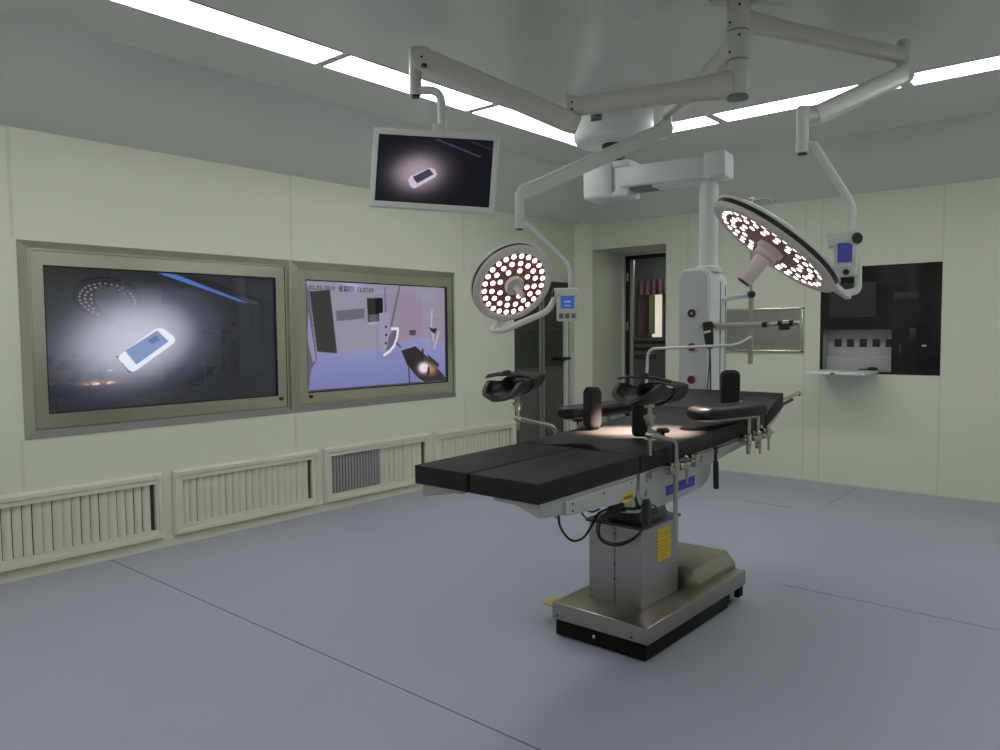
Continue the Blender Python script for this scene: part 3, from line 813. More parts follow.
# ---- small lamp (left)
E2 = V((-2.124, 3.930, 2.638))
t = thing('surgical_lamp', 'small round surgical lamp facing the camera beside the right wall display', 'surgical lamp', (PX, PY, 2.66))
hub(t, 2.599, 2.725)
a2 = V((PX, PY, 2.655)); d2 = (E2 - a2).normalized(); d2.z = 0
bm = NB(); sweep(bm, [a2 + d2*.02, a2 + d2*.10, a2 + d2*.24 + V((0, 0, -.02)), a2 + d2*.34 + V((0, 0, -.026)), V((E2.x, E2.y, 2.628))], rr(.062, .080, .02, 4), (0, 0, 1), [1.35, 1.3, 1.05, .95, .9])
obj('extension_arm', bm, M['arm'], t)
bm = NB()
up_ = V((0, 0, .041)); sd = d2.cross(V((0, 0, 1))).normalized()
for s_ in (-.018, .022):
    bar(bm, a2 + d2*.20 + up_*.9 + sd*s_, E2 - d2*.06 + up_*.55 + sd*s_, .010, .012, .004)
obj('arm_rail', bm, M['white'], t)
bm = NB(); cyl(bm, (E2.x, E2.y, 2.55), (E2.x, E2.y, 2.685), .034, 24, .004); obj('elbow', bm, M['arm'], t)
S2a = V((-2.124,3.898,2.521)); S2b = V((-2.483,3.111,2.118))
bm = NB(); cyl(bm, S2a + V((.03, -.03, 0)), S2a + V((-.03, .03, 0)), .048, 28, .006); cyl(bm, S2b + V((.025, -.025, 0)), S2b + V((-.025, .025, 0)), .041, 28, .006)
dd_ = (S2b - S2a).normalized()
sweep(bm, [S2a, S2b], rr(.062, .078, .016, 4), (0, 0, 1)); obj('spring_arm', bm, M['white'], t)
J2 = V((-2.499,3.077,2.024))
bm = NB(); cyl(bm, (J2.x, J2.y, 1.928), (J2.x, J2.y, 2.113), .024, 24, .003)
cyl(bm, (S2b.x, S2b.y, S2b.z), (J2.x, J2.y, S2b.z), .028, 20, .003); obj('swivel_tube', bm, M['white'], t)
bm = NB(); cyl(bm, (J2.x, J2.y, 1.922), (J2.x, J2.y, 1.929), .018, 20); obj('end_plug', bm, M['black'], t)
bm = NB(); tube(bm, [(J2.x, J2.y, 1.965), (-2.451,3.111,1.941), (-2.304,3.248,1.730), (-2.304,3.252,1.601)], .0125, .035, 16); obj('yoke_tube', bm, M['white'], t)
B2 = V((-2.313,3.238,1.524)); nB = (RT*-.12 + TO*.99).normalized()
bx, r_, f_ = ctrl(t, B2, .112, .148, .06, RT, .16, nB, None, M['blueled'])
o = B2 + f_*.031 + V((0, 0, -.047))
for k_ in (-.032, 0, .032):
    bm = NB(); sweep(bm, [o + RT*k_ - f_*.004, o + RT*k_ + f_*.003], rr(.022, .026, .004, 2)); obj('button', bm, M['tag'], bx)
o = B2 + f_*.0335 + V((0, 0, .018))
bm = NB(); bar(bm, o - RT*.018 + V((0, 0, .008)), o + RT*.018 + V((0, 0, .008)), .003, .008, .001); bar(bm, o - RT*.015 - V((0, 0, .012)), o + RT*.015 - V((0, 0, .012)), .003, .006, .001)
obj('digits', bm, M['lcdtext'], bx)
bm = NB(); o = V((-2.329,3.230,1.596)); cyl(bm, o - RT*.055 + TO*.012, o + RT*.075 + TO*.0, .026, 24, .005); obj('pivot_barrel', bm, M['white'], t)
bm = NB(); cyl(bm, o - RT*.063 + TO*.0135, o - RT*.054 + TO*.012, .022, 20, .002); obj('knob', bm, M['black'], t)
bm = NB(); tube(bm, [(-2.360,3.202,1.586), (-2.385,3.174,1.504), (-2.600,3.049,1.402), (-2.660,3.037,1.408)], .0165, .06, 16); obj('head_bracket', bm, M['white'], t)
bm = NB(); bar(bm, (-2.630,3.093,1.466), (-2.656,3.040,1.403), .06, .035, .012); obj('bracket_shoe', bm, M['bezel'], t)
head_parts(t, (-2.496,3.024,1.637), (.779, -.325, -.536), .221, M['led'], False)

# ---- monitor on its arm
E3 = V((-2.167, 3.076, 2.480))
t = thing('ceiling_monitor', 'flat monitor with white bezel hanging on a spring arm from the ceiling', 'monitor', (PX, PY, 2.5))
a3 = V((PX, PY, 2.497))
ext_arm(t, a3, E3, .075, .098, .036, True)
bm = NB(); d3 = (E3 - a3).normalized(); lathe(bm, E3 + V((0, 0, -.06)), (0, 0, 1), [(0, 0), (.030, 0), (.034, .004), (.034, .102), (.030, .108), (0, .108)], 24)
box(bm, E3 + V((-.040, -.006, -.055)), E3 + V((-.030, .006, .075)), .003); el = obj('elbow', bm, M['arm'], t)
c_ = (V((0, 0, 0)) - E3); c_.z = 0; c_.normalize()
for z in (-.02, .012): screw(E3 + c_*.033 + V((0, 0, z)), el, .006, c_)
S3a = V((-2.147,3.063,2.393)); S3b = V((-2.767,2.663,2.740))
dd_ = (S3b - S3a).normalized()
bm = NB(); sweep(bm, [S3a - dd_*.02, S3a + dd_*.03, S3b - dd_*.06, S3b + dd_*.02], rr(.066, .098, .014, 4), (0, 0, 1), [.85, 1, 1.05, .9])
sp = obj('spring_arm', bm, M['arm'], t)
sn = dd_.cross(V((0, 0, 1))).normalized()
if sn.dot(c_) < 0: sn = -sn
bm = NB(); cyl(bm, S3b + sn*.030, S3b - sn*.030, .056, 28, .006); obj('pivot', bm, M['arm'], t)
screw(S3b + sn*.030 + V((0, 0, .0)), sp, .006, sn)
J3 = V((-2.812,2.651,2.743))
bm = NB(); cyl(bm, (J3.x, J3.y, (-2.806,2.643,2.570)[2]), (J3.x, J3.y, (-2.814,2.654,2.802)[2]), .030, 24, .004); obj('swivel_tube', bm, M['arm'], t)
bm = NB(); cyl(bm, (J3.x, J3.y, (-2.806,2.642,2.560)[2]), (J3.x, J3.y, (-2.806,2.643,2.570)[2]), .022, 20); obj('end_plug', bm, M['black'], t)
bm = NB(); cyl(bm, V((-2.733,2.636,2.701)), V((-2.733,2.636,2.687)), .014, 12); obj('stop_screw', bm, M['black'], t)
bm = NB(); tube(bm, [(J3.x, J3.y, (-2.807,2.644,2.595)[2]), (-2.703,2.720,2.590), (-2.690,2.714,2.354)], .021, .11, 18); obj('hanger_tube', bm, M['white'], t)
az, elv, ro = math.radians(-52.24), math.radians(.9), math.radians(-4.6)
n = V((math.cos(az)*math.cos(elv), math.sin(az)*math.cos(elv), math.sin(elv)))
a = V((0, 0, 1)).cross(n).normalized(); b = n.cross(a)
ax = a*math.cos(ro) + b*math.sin(ro); ay = b*math.cos(ro) - a*math.sin(ro)
mc = V(MON_C)
W_, H_ = .620, .385; sw, sh_ = .566, .325
bm = NB()
def rect(w, h, d_, cx=0, cy=0): return [bm.verts.new(mc + ax*(cx+sx*w/2) + ay*(cy+sy*h/2) + n*d_) for sx, sy in ((-1, -1), (1, -1), (1, 1), (-1, 1))]
R = [rect(W_-.06, H_-.06, -.055), rect(W_-.01, H_-.01, -.034), rect(W_, H_, -.028), rect(W_, H_, -.006), rect(W_-.008, H_-.008, 0), rect(sw, sh_, 0), rect(sw, sh_, -.006)]
for p, q in zip(R, R[1:]):
    for k_ in range(4): bm.faces.new((p[k_], p[(k_+1) % 4], q[(k_+1) % 4], q[k_]))
bm.faces.new(R[0]); bm.faces.new(R[-1])
mh = obj('housing', bm, M['white'], t, 30)
picture('screen', mc - ax*sw/2 - ay*sh_/2 + n*(-.0045), ax, ay, sw, sh_, shot3, M['scr2'], t, 160, 90)
bm = NB(); bar(bm, mc + ay*.10 - n*.06, mc + ay*.235 - n*.025, .05, .03, .008, n); obj('mount_bracket', bm, M['white'], t)

# ------------------------------------------------------------------ equipment pendant
DX, DY = -2.785, 4.43
t = thing('equipment_pendant', 'white ceiling pendant with drum mount, boxed arm and socket tower', 'pendant', (DX, DY, ZC))
bm = NB(); lathe(bm, (DX, DY, 0), (0, 0, 1), [(0, 2.645), (.215, 2.640), (.242, 2.647), (.258, 2.665), (.264, 2.69), (.264, 2.905), (0, 2.905)], 56)
dr = obj('ceiling_drum', bm, M['pendant'], t)
cd = V((0-DX, 0-DY, 0)).normalized(); cd = Matrix.Rotation(-.42, 3, 'Z') @ cd
o = V((DX, DY, 2.77)) + cd*.2655
bm = NB(); bar(bm, o - cd*.004, o + cd*.002, .075, .062, .004); obj('rating_tag', bm, M['tag'], dr)
q = cd.cross(V((0, 0, 1)))
bm = NB()
for dx_, dz_, w_ in ((.012, .018, .030), (-.012, .0, .034), (.014, -.019, .034)): bar(bm, o + q*dx_ + V((0, 0, dz_)) + cd*.001, o + q*dx_ + V((0, 0, dz_)) + cd*.0035, w_, .011, .002)
obj('tag_print', bm, M['ink'], dr)
bm = NB(); lathe(bm, (DX, DY, 0), (0, 0, 1), [(0, 2.50), (.075, 2.50), (.075, 2.647), (0, 2.647)], 32); obj('neck', bm, M['black'], t)
AE = V((-2.137, 4.510, 2.42)); AP = V((DX, DY, 2.395))
da = (AE - AP); da.z = 0; LA = da.length; da.normalize(); na = V((0, 0, 1)).cross(da)
def abar(name, s0, s1, w, z0, z1, m, rad, par=t, off=0.0):
    bm = NB(); zc = (z0+z1)/2; a_ = V((DX, DY, zc)) + da*s0 + na*off; b_ = V((DX, DY, zc)) + da*s1 + na*off
    e = min(.012, (s1-s0)*.2)
    sweep(bm, [a_, a_ + da*e, b_ - da*e, b_], rr(w, z1-z0, rad, 4), (0, 0, 1), [.93, 1, 1, .93]); return obj(name, bm, m, par)
pv = abar('pivot_housing', -.17, .035, .22, 2.275, 2.525, M['pendant'], .03)
abar('fork', .0, .15, .20, 2.465, 2.515, M['pendant'], .02); abar('fork', .0, .15, .20, 2.275, 2.322, M['pendant'], .02)
bm = NB(); cyl(bm, (DX+da.x*.075, DY+da.y*.075, 2.30), (DX+da.x*.075, DY+da.y*.075, 2.49), .088, 32, .004); obj('brake_hub', bm, M['pendant'], t)
abar('boxed_arm', .06, LA+.02, .175, 2.335, 2.472, M['pendant'], .014)
abar('arm_end_cap', LA-.005, LA+.125, .195, 2.330, 2.490, M['pendant'], .026)
abar('arm_tray', .30, LA+.03, .13, 2.318, 2.337, M['white'], .006); abar('arm_cover', .08, .305, .12, 2.312, 2.337, M['tag'], .006)
TX, TY = -2.137, 4.510
bm = NB(); cyl(bm, (TX, TY, 1.775), (TX, TY, 2.335), .058, 32); lathe(bm, (TX, TY, 1.760), (0, 0, 1), [(0, 0), (.085, 0), (.08, .03), (.06, .04), (0, .04)], 32); obj('drop_column', bm, M['pendant'], t)
# tower: front panel (sockets) faces -Y, side with service ducts faces +X
tx0, tx1, ty0, ty1, tz0, tz1 = -2.292, -2.078, 4.415, 4.672, .93, 1.782
bm = NB()
prof = [(tx0, tz0), (tx1, tz0)]
for i in range(9): prof.append((tx1-.06+.06*math.cos(i/8*PI/2), tz1-.06+.06*math.sin(i/8*PI/2)))
for i in range(9): prof.append((tx0+.06-.06*math.sin(i/8*PI/2), tz1-.06+.06*math.cos(i/8*PI/2)))
prism(bm, prof, ty0, ty1-.11, 'y'); bevel_all(bm, .008, 2, 50)
tw = obj('tower_body', bm, M['pendant'], t, 30)
bm = NB(); p2 = [(x*.97+tx1*.03-.006 if False else x, z) for x, z in prof]
cx, cz = (tx0+tx1)/2, (tz0+tz1)/2
prism(bm, [(cx+(x-cx)*.86-.008, cz+(z-cz)*.965) for x, z in prof], ty0-.004, ty0+.01, 'y'); obj('socket_panel', bm, M['tower_face'], tw, 30)
bm = NB(); prism(bm, [(cx+(x-cx)*.95, cz-.01+(z-cz)*.97) for x, z in prof], ty1-.105, ty1, 'y'); bevel_all(bm, .012, 3, 50); obj('rear_body', bm, M['pendant'], tw, 30)
bm = NB(); box(bm, (tx0+.03, ty1-.112, tz0+.02), (tx1-.001, ty1-.103, tz1-.08)); box(bm, (tx1-.02, ty1-.03, tz0+.02), (tx1-.003, ty1-.024, tz1-.10)); obj('duct_groove', bm, M['ink'], tw, 0)
for z, m_ in ((1.503, 'black'), (1.292, 'red'), (1.087, 'red')):
    x = -2.195
    bm = NB(); box(bm, (x-.034, ty0-.010, z-.036), (x+.036, ty0-.003, z+.036), .003); sk = obj('gas_outlet', bm, M['tower_face'], tw)
    bm = NB(); lathe(bm, (x, ty0-.007, z), (0, -1, 0), [(0, .0), (.027, 0), (.025, .012), (.012, .013), (.010, .004), (0, .004)], 24); obj('outlet_ring', bm, M['black'] if m_ == 'black' else M['red'], sk)
    bm = NB(); cyl(bm, (x, ty0-.010, z), (x, ty0-.016, z), .008, 12); obj('outlet_core', bm, M['tower_face'] if m_ == 'black' else M['black'], sk)
bm = NB(); box(bm, (tx1-.001, 4.43, 1.40), (tx1+.012, 4.61, 1.425), .003); obj('rail', bm, M['rod'], tw)

# ---- iv pole and its bracket
IX, IY = -1.917, 4.650
t = thing('iv_pole', 'steel drip pole with small hooks standing beside the pendant tower', 'iv pole', (IX, IY, 1.183))
bm = NB(); cyl(bm, (IX, IY, 1.183), (IX, IY, 1.60), .0155, 16, .002); obj('outer_tube', bm, M['rod'], t)
bm = NB(); cyl(bm, (IX, IY, 1.60), (IX, IY, 2.20), .009, 14); obj('inner_rod', bm, M['rod'], t)
bm = NB(); cyl(bm, (IX, IY, 2.175), (IX, IY, 2.215), .018, 16, .003); obj('hook_boss', bm, M['chrome'], t)
for k_ in range(4):
    a_ = .35 + k_*PI/2; d = V((math.cos(a_), math.sin(a_), 0)); p = V((IX, IY, 2.20))
    bm = NB(); tube(bm, [p, p + d*.10, p + d*.115 + V((0, 0, -.03)), p + d*.135 + V((0, 0, -.012))], .0045, .02, 10); obj('hook', bm, M['chrome'], t)
bm = NB(); tube(bm, [(tx1-.001, 4.60, 1.585), (tx1+.05, 4.62, 1.605), (IX, IY, 1.612)], .016, .06, 16); obj('bracket_arm', bm, M['pendant'], t)
bm = NB(); cyl(bm, (IX+.02, IY-.03, 1.617), (IX-.012, IY+.012, 1.617), .022, 20, .004); obj('knob', bm, M['black'], t)

# ---- accessory bar clamped in front of the tower
t = thing('accessory_bar', 'steel accessory bar with black joints held across the pendant tower', 'accessory bar', (-1.95, 4.37, 1.42))
yb_ = 4.50
p0, p1, p2_, p3, p4 = V((-2.109,4.370,1.426)), V((-1.722,4.370,1.427)), V((-1.629,4.370,1.429)), V((-1.561,4.370,1.431)), V((-1.516,4.370,1.431))
bm = NB(); bar(bm, p0 + V((.03, 0, 0)), p1, .022, .030, .004); obj('bar', bm, M['rod'], t)
bm = NB(); cyl(bm, p0 + V((.03, 0, 0)), p0, .009, 12, .002); cyl(bm, p0 + V((-.012, 0, 0)), p0, .013, 12, .003); obj('end_knob', bm, M['rod'], t)
bm = NB(); cyl(bm, p1 - V((.01, 0, 0)), p1 + V((.022, 0, 0)), .018, 18, .004); obj('collar', bm, M['black'], t)
bm = NB(); cyl(bm, p1 + V((.02, 0, 0)), p2_, .011, 16); obj('thin_rod', bm, M['chrome'], t)
bm = NB(); cyl(bm, p2_ + V((-.012, 0, .006)), p2_ + V((.02, 0, .006)), .017, 16, .003); box(bm, p2_ + V((-.005, -.014, -.034)), p2_ + V((.055, .014, -.010)), .006); obj('clamp', bm, M['black'], t)
bm = NB(); cyl(bm, p2_ + V((.012, 0, .006)), p3 + V((0, 0, .004)), .016, 16, .003); cyl(bm, p3 + V((0, 0, .002)), p4, .013, 16, .002); box(bm, p4 + V((-.006, -.012, -.030)), p4 + V((.004, .012, .012)), .003); obj('tip', bm, M['chrome'], t)
bm = NB(); cyl(bm, p3 + V((-.012, 0, .003)), p3 + V((.008, 0, .003)), .019, 16, .003); obj('joint', bm, M['black'], t)

# ---- hand remote hung on that bar, with cord
hx = (-2.056,4.348,1.368)
t = thing('hand_remote', 'black hand remote with white label hanging on the pendant tower', 'remote', (hx[0], 4.348, 1.30))
h0, h1 = V((-2.063,4.348,1.447)), V((-2.046,4.348,1.283))
bm = NB(); sweep(bm, [h0, h0 + (h1-h0)*.5, h0 + (h1-h0)*.86, h1], rr(.060, .030, .010, 3), (0, 1, 0), [1, .97, .80, .55]); obj('remote_body', bm, M['black'], t)
bm = NB(); m0 = h0 + (h1-h0)*.36; bar(bm, m0 + V((-.022, -.0165, -.006)), m0 + V((.022, -.0165, .004)), .003, .014, .001); obj('remote_label', bm, M['white'], t)
bm = NB(); tube(bm, [h1 + V((0, 0, .005)), h1 + V((.004, 0, -.10)), (h1.x+.006, 4.348, .97)], .005, .05, 10); tube(bm, [h1 + V((0, 0, .002)), h1 + V((-.002, 0, -.10)), (h1.x-.022, 4.348, .98)], .004, .05, 8); obj('cord', bm, M['ink'], t)

# ------------------------------------------------------------------ operating table
OX = -1.833
t = thing('operating_table', 'operating table with dark grey pads on a stainless column and base', 'operating table', (OX, 3.2, 0))
# base
bm = NB(); box(bm, (-2.050, 2.770, .006), (-1.578, 3.58, .082), .003); box(bm, (-2.04, 3.70, .022), (-1.574, 3.756, .09), .004); obj('base_skirt', bm, M['skirt'], t)
bm = NB(); box(bm, (-2.062, 2.755, .080), (-1.564, 3.764, .158), .006, 3); bc = obj('base_cover', bm, M['base_steel'], t)
bm = NB()
for p in ((-2.03, 2.756, .10), (-1.64, 2.756, .10)): cyl(bm, p, V(p) + V((0, -.003, 0)), .006, 10)
obj('cover_screw', bm, M['ink'], bc)
bm = NB(); cyl(bm, (-1.84, 2.775, .045), (-1.84, 2.764, .045), .009, 14, .002); obj('ground_stud', bm, M['chrome'], t)
for x in (-1.61, -2.01):
    bm = NB(); cyl(bm, (x-.016, 3.64, .032), (x+.016, 3.64, .032), .031, 20, .004); cw = obj('caster', bm, M['rubber'], t)
    bm = NB(); box(bm, (x-.024, 3.62, .035), (x-.018, 3.67, .085)); box(bm, (x+.018, 3.62, .035), (x+.024, 3.67, .085)); obj('caster_fork', bm, M['rod'], cw)
bm = NB(); box(bm, (-2.215, 2.885, .072), (-2.05, 2.985, .084), .005); obj('foot_pedal', bm, M['pedal'], t, label='yellow foot pedal')
# rear housing on the base
bm = NB()
x0, x1, y0, y1, zt = -2.02, -1.618, 3.330, 3.758, .246
lo4 = [(x0, y0), (x1, y0), (x1, y1), (x0, y1)]; hi4 = [(x0+.045, y0+.005), (x1-.026, y0+.004), (x1-.042, y1-.012), (x0+.045, y1-.012)]
A = [bm.verts.new((x, y, .155)) for x, y in lo4]; Cc = [bm.verts.new((x, y, .185)) for x, y in lo4]; B = [bm.verts.new((x, y, zt)) for x, y in hi4]
bm.faces.new(A); bm.faces.new(B)
for i in range(4):
    j = (i+1) % 4; bm.faces.new((A[i], A[j], Cc[j], Cc[i])); bm.faces.new((Cc[i], Cc[j], B[j], B[i]))
bevel_all(bm, .004, 2); obj('rear_housing', bm, M['base_steel'], t)
# column
bm = NB(); box(bm, (-1.974, 2.925, .155), (-1.690, 3.268, .520), .008, 3); cl = obj('column', bm, M['column_steel'], t)
bm = NB(); box(bm, (-1.832, 2.9235, .16), (-1.829, 2.927, .505)); obj('column_joint', bm, M['ink'], cl, 0)
bm = NB()
for z in (.34, .27, .48): cyl(bm, (-1.83, 2.9245, z), (-1.83, 2.921, z), .005, 10)
cyl(bm, (-1.70, 2.9245, .50), (-1.70, 2.921, .50), .006, 10); obj('column_screw', bm, M['ink'], cl)
bm = NB(); box(bm, (-1.984, 2.915, .514), (-1.682, 3.278, .528), .003); obj('column_cap', bm, M['captop'], cl)
bm = NB(); sweep(bm, [(OX, 3.12, .528), (OX, 3.12, .56), (OX, 3.12, .62), (OX, 3.12, .70)], rr(.20, .26, .04, 4), (0, 1, 0), [1.1, 1.0, .95, .95]); obj('bellows', bm, M['captop'], t)
bm = NB(); lathe(bm, (-1.784,2.980,0.602), (0, 0, 1), [(0, -.022), (.052, -.022), (.052, -.008), (.028, .0), (.024, .03), (.024, .085), (0, .085)], 28); obj('swivel_post', bm, M['rod'], t)
yl = -1.689
bm = NB(); prism(bm, [(3.060, .343), (3.186, .339), (3.182, .486), (3.060, .492)], yl-.001, yl+.0015, 'x'); lb = obj('warning_label', bm, M['yellow'], t, 0, label='yellow warning label')
bm = NB()
for k_, (wz, m0_, m1_) in enumerate(((.466, .07, .115), (.452, .075, .11), (.432, .065, .118), (.418, .065, .10), (.404, .065, .112), (.388, .065, .105), (.372, .065, .115), (.358, .065, .09))):
    box(bm, (yl+.001, 3.0+m0_, wz-.0025), (yl+.0022, 3.0+m1_+.06, wz+.0025))
obj('label_print', bm, M['orange'], lb, 0)

# upper deck
def zt_(y):
    """height of the pad surface along the table"""
    P_ = [(1.98, .892), (2.64, .902), (3.0, .918), (3.93, .958), (4.19, 1.052)]
    for (a_, za), (b_, zb) in zip(P_, P_[1:]):
        if y <= b_: return za + (zb-za)*(y-a_)/(b_-a_)
    return P_[-1][1]
def pad(name, plan, th, bev=.005, nz=None):
    bm = NB()
    top = [bm.verts.new((x, y, zt_(y))) for x, y in plan]; bot = [bm.verts.new((x, y, zt_(y)-th)) for x, y in plan]
    bm.faces.new(top); bm.faces.new(bot[::-1]); n_ = len(plan)
    for i in range(n_): bm.faces.new((top[i], bot[i], bot[(i+1) % n_], top[(i+1) % n_]))
    bevel_all(bm, bev, 3, 40)
    return obj(name, bm, M['pad'], t, 35)
XP0, XP1 = -2.136, -1.535
pad('leg_pad', [(XP0, 1.980), (-1.858, 1.980), (-1.858, 2.655), (XP0, 2.630)], .072)
pad('leg_pad', [(-1.850, 1.980), (XP1, 1.980), (XP1, 2.638), (-1.74, 2.640), (-1.850, 2.655)], .072)
seatp = [(XP0, 2.640), (-2.03, 2.648)]
for i in range(9):
    s_ = i/8; seatp.append((-1.985 + s_*.235, 2.664 + .085*math.sin(s_*PI)))
seatp += [(-1.70, 2.648), (XP1, 2.646), (XP1, 3.300), (XP0, 3.300)]
pad('seat_pad', seatp, .074, .004)
pad('back_pad', [(XP0, 3.302), (XP1, 3.302), (XP1, 3.925), (XP0, 3.925)], .076)
pad('head_pad', [(XP0, 3.935), (XP1, 3.935), (XP1, 4.185), (XP0, 4.185)], .082)
# leg plates: deep along the outside, thin towards the middle
for s_ in (1, -1):
    xo = -1.548 if s_ > 0 else -2.118; xi = -1.757 if s_ > 0 else -1.91
    bm = NB()
    def sec(y, zo, zi, ztop):
        return [bm.verts.new(p) for p in ((xo, y, ztop), (xi, y, ztop), (xi, y, ztop-zi), ((xo+xi)/2, y, ztop-zi-.004), (xo - s_*.018, y, ztop-zo+.004), (xo - s_*.006, y, ztop-zo), (xo, y, ztop-zo+.004))]
    R = [sec(2.005, .050, .014, .818), sec(2.15, .066, .016, .820), sec(2.50, .098, .02, .827), sec(2.615, .094, .02, .829), sec(2.640, .03, .02, .829)]
    for p, q in zip(R, R[1:]):
        for k_ in range(7): bm.faces.new((p[k_], p[(k_+1) % 7], q[(k_+1) % 7], q[k_]))
    bm.faces.new(R[0]); bm.faces.new(R[-1]); lpn = obj('leg_plate', bm, M['plate'], t, 20)
    if s_ > 0:
        bm = NB(); prism(bm, [(2.142, .752), (2.48, .735), (2.605, .742), (2.622, .815), (2.142, .802)], xo-.002, xo+.010, 'x'); bevel_all(bm, .003, 1); sc_ = obj('side_cover', bm, M['plate_light'], lpn)
        bm = NB()
        for y_, z_ in ((2.18, .79), (2.18, .765), (2.38, .795), (2.58, .80)): cyl(bm, (xo+.009, y_, z_), (xo+.012, y_, z_), .004, 8)
        obj('cover_screw', bm, M['ink'], sc_)
        bm = NB(); prism(bm, [(2.512, .733), (2.590, .735), (2.590, .766), (2.512, .763)], xo+.009, xo+.012, 'x'); yl2 = obj('yellow_label', bm, M['yellow'], sc_, 0, label='small yellow label')
        bm = NB(); box(bm, (xo+.0115, 2.520, .744), (xo+.0127, 2.570, .756)); box(bm, (xo+.0115, 2.575, .740), (xo+.0127, 2.583, .758)); obj('label_print', bm, M['labelink'], yl2, 0)
# seat side plates, back frame, head frame
sp_ = [(2.650, .828), (3.296, .853), (3.300, .78)]
for i in range(7):
    a_ = i/6*PI/2; sp_.append((3.18 + .12*math.cos(a_), .772 - .088*math.sin(a_)))
sp_ += [(2.95, .668), (2.80, .664), (2.72, .672), (2.672, .695), (2.650, .735)]
for s_, xa, xb in ((1, -1.560, -1.540), (-1, -2.126, -2.106)):
    bm = NB(); prism(bm, sp_, xa, xb, 'x'); bevel_all(bm, .004, 2, 40); pl = obj('seat_plate', bm, M['plate'], t, 30)
    if s_ > 0:
        bm = NB(); prism(bm, [(2.863, .701), (3.123, .706), (3.123, .750), (2.863, .742)], -1.541, -1.5375, 'x'); bl = obj('blue_label', bm, M['blue'], pl, 0, label='blue maker label with pale lettering')
        bm = NB()
        for i in range(6): box(bm, (-1.538, 2.885+i*.038, .716), (-1.5367, 2.905+i*.038, .734))
        obj('label_print', bm, M['blueink'], bl, 0)
        bm = NB(); lathe(bm, (-1.541, 2.70, .742), (1, 0, 0), [(0, 0), (.016, 0), (.016, .004), (.010, .004), (.010, .006), (0, .006)], 18); obj('hinge_screw', bm, M['rod'], pl)
        for z_, r_s in ((.79, .006), (.70, .008)):
            bm = NB(); cyl(bm, (-1.541, 2.70, z_), (-1.536, 2.70, z_), r_s, 10); obj('hinge_screw', bm, M['rod'], pl)
bm = NB(); box(bm, (-2.11, 2.66, .80), (-1.556, 3.28, .828), .003); box(bm, (-2.05, 2.80, .69), (-1.62, 3.2, .80), .01); obj('seat_frame', bm, M['plate'], t)
def slab(name, y0, y1, x0, x1, d0, d1, m, off=.078):
    bm = NB(); prism(bm, [(y0, zt_(y0)-off), (y1, zt_(y1)-off), (y1, zt_(y1)-off-d1), (y0, zt_(y0)-off-d0)], x0, x1, 'x'); bevel_all(bm, .003, 1); return obj(name, bm, m, t, 30)
slab('back_frame', 3.305, 3.92, -2.115, -1.548, .078, .042, M['plate'])
slab('head_frame', 3.93, 4.19, -2.10, -1.548, .040, .030, M['plate'], .083)
# side rails
for s_, x in ((1, -1.520), (-1, -2.146)):
    bm = NB()
    P_ = [(2.70, .815), (3.295, .838), (3.88, .862)]
    bar(bm, (x, P_[0][0], P_[0][1]), (x, P_[1][0]-.015, P_[1][1]), .010, .025, .002); bar(bm, (x, P_[1][0]+.02, P_[1][1]), (x, P_[2][0], P_[2][1]), .010, .025, .002)
    for y_ in (2.76, 3.24, 3.38, 3.80): cyl(bm, (x, y_, .797+.040*(y_-2.70)+.018), (x - s_*.030, y_, .797+.040*(y_-2.70)+.018), .008, 10)
    obj('side_rail', bm, M['rod'], t)
bm = NB(); cyl(bm, (-1.515, 3.283, .86), (-1.515, 3.288, .79), .008, 12); cyl(bm, (-1.515, 3.288, .795), (-1.515, 3.296, .664), .013, 14, .003); obj('release_lever', bm, M['black'], t)
for x, ye in ((-1.60, 4.61), (-2.05, 4.33)):
    bm = NB(); tube(bm, [(x, 4.08, .955), (x, 4.24, .992), (x, ye, .992+(ye-4.24)*.054)], .009, .04, 10); cyl(bm, (x, ye-.015, .9912+(ye-4.24)*.054), (x, ye+.015, .9928+(ye-4.24)*.054), .015, 12, .003); obj('head_post', bm, M['chrome'], t)
bm = NB(); tube(bm, [(-1.60, 4.10, .925), (-1.60, 4.22, .955), (-1.60, 4.50, .985)], .010, .03, 10); obj('head_clamp', bm, M['smoke'], t)
# hand control plugged in on the column top, with coiled cable
hc = V((-1.521,2.667,0.668))
t2 = thing('table_remote', 'black table hand control with coiled cable hung on the side plate', 'remote', tuple(hc))
bm = NB(); sweep(bm, [hc + V((0, 0, .055)), hc + V((0, 0, .035)), hc + V((0, 0, -.030)), hc + V((0, 0, -.050))], rr(.028, .040, .009, 3), (0, 1, 0), [.7, 1, 1, .8]); obj('remote_body', bm, M['black'], t2)
cp = [tuple(hc + V((0, .01, -.045))), (-1.680,2.890,0.513), (-1.729,2.880,0.467), (-1.796,2.880,0.439), (-1.865,2.880,0.443), (-1.897,2.880,0.488), (-1.881,2.880,0.546), (-1.840,2.900,0.581), (-1.775,2.930,0.596)]
cp2 = [tuple(hc + V((0, .005, -.045))), (-1.663,2.870,0.529), (-1.712,2.860,0.483), (-1.794,2.860,0.453), (-1.862,2.860,0.466), (-1.870,2.860,0.520), (-1.849,2.880,0.569), (-1.798,2.900,0.591), (-1.766,2.950,0.587)]
def smooth_path(P_, n=6):
    P_ = [V(p) for p in P_]; out_ = []
    for i in range(len(P_)-1):
        p0_, p1_, p2__, p3_ = P_[max(i-1, 0)], P_[i], P_[i+1], P_[min(i+2, len(P_)-1)]
        for j in range(n):
            s = j/n
            out_.append(.5*((2*p1_) + (p2__-p0_)*s + (2*p0_-5*p1_+4*p2__-p3_)*s*s + (3*p1_-p0_-3*p2__+p3_)*s**3))
    out_.append(P_[-1]); return out_
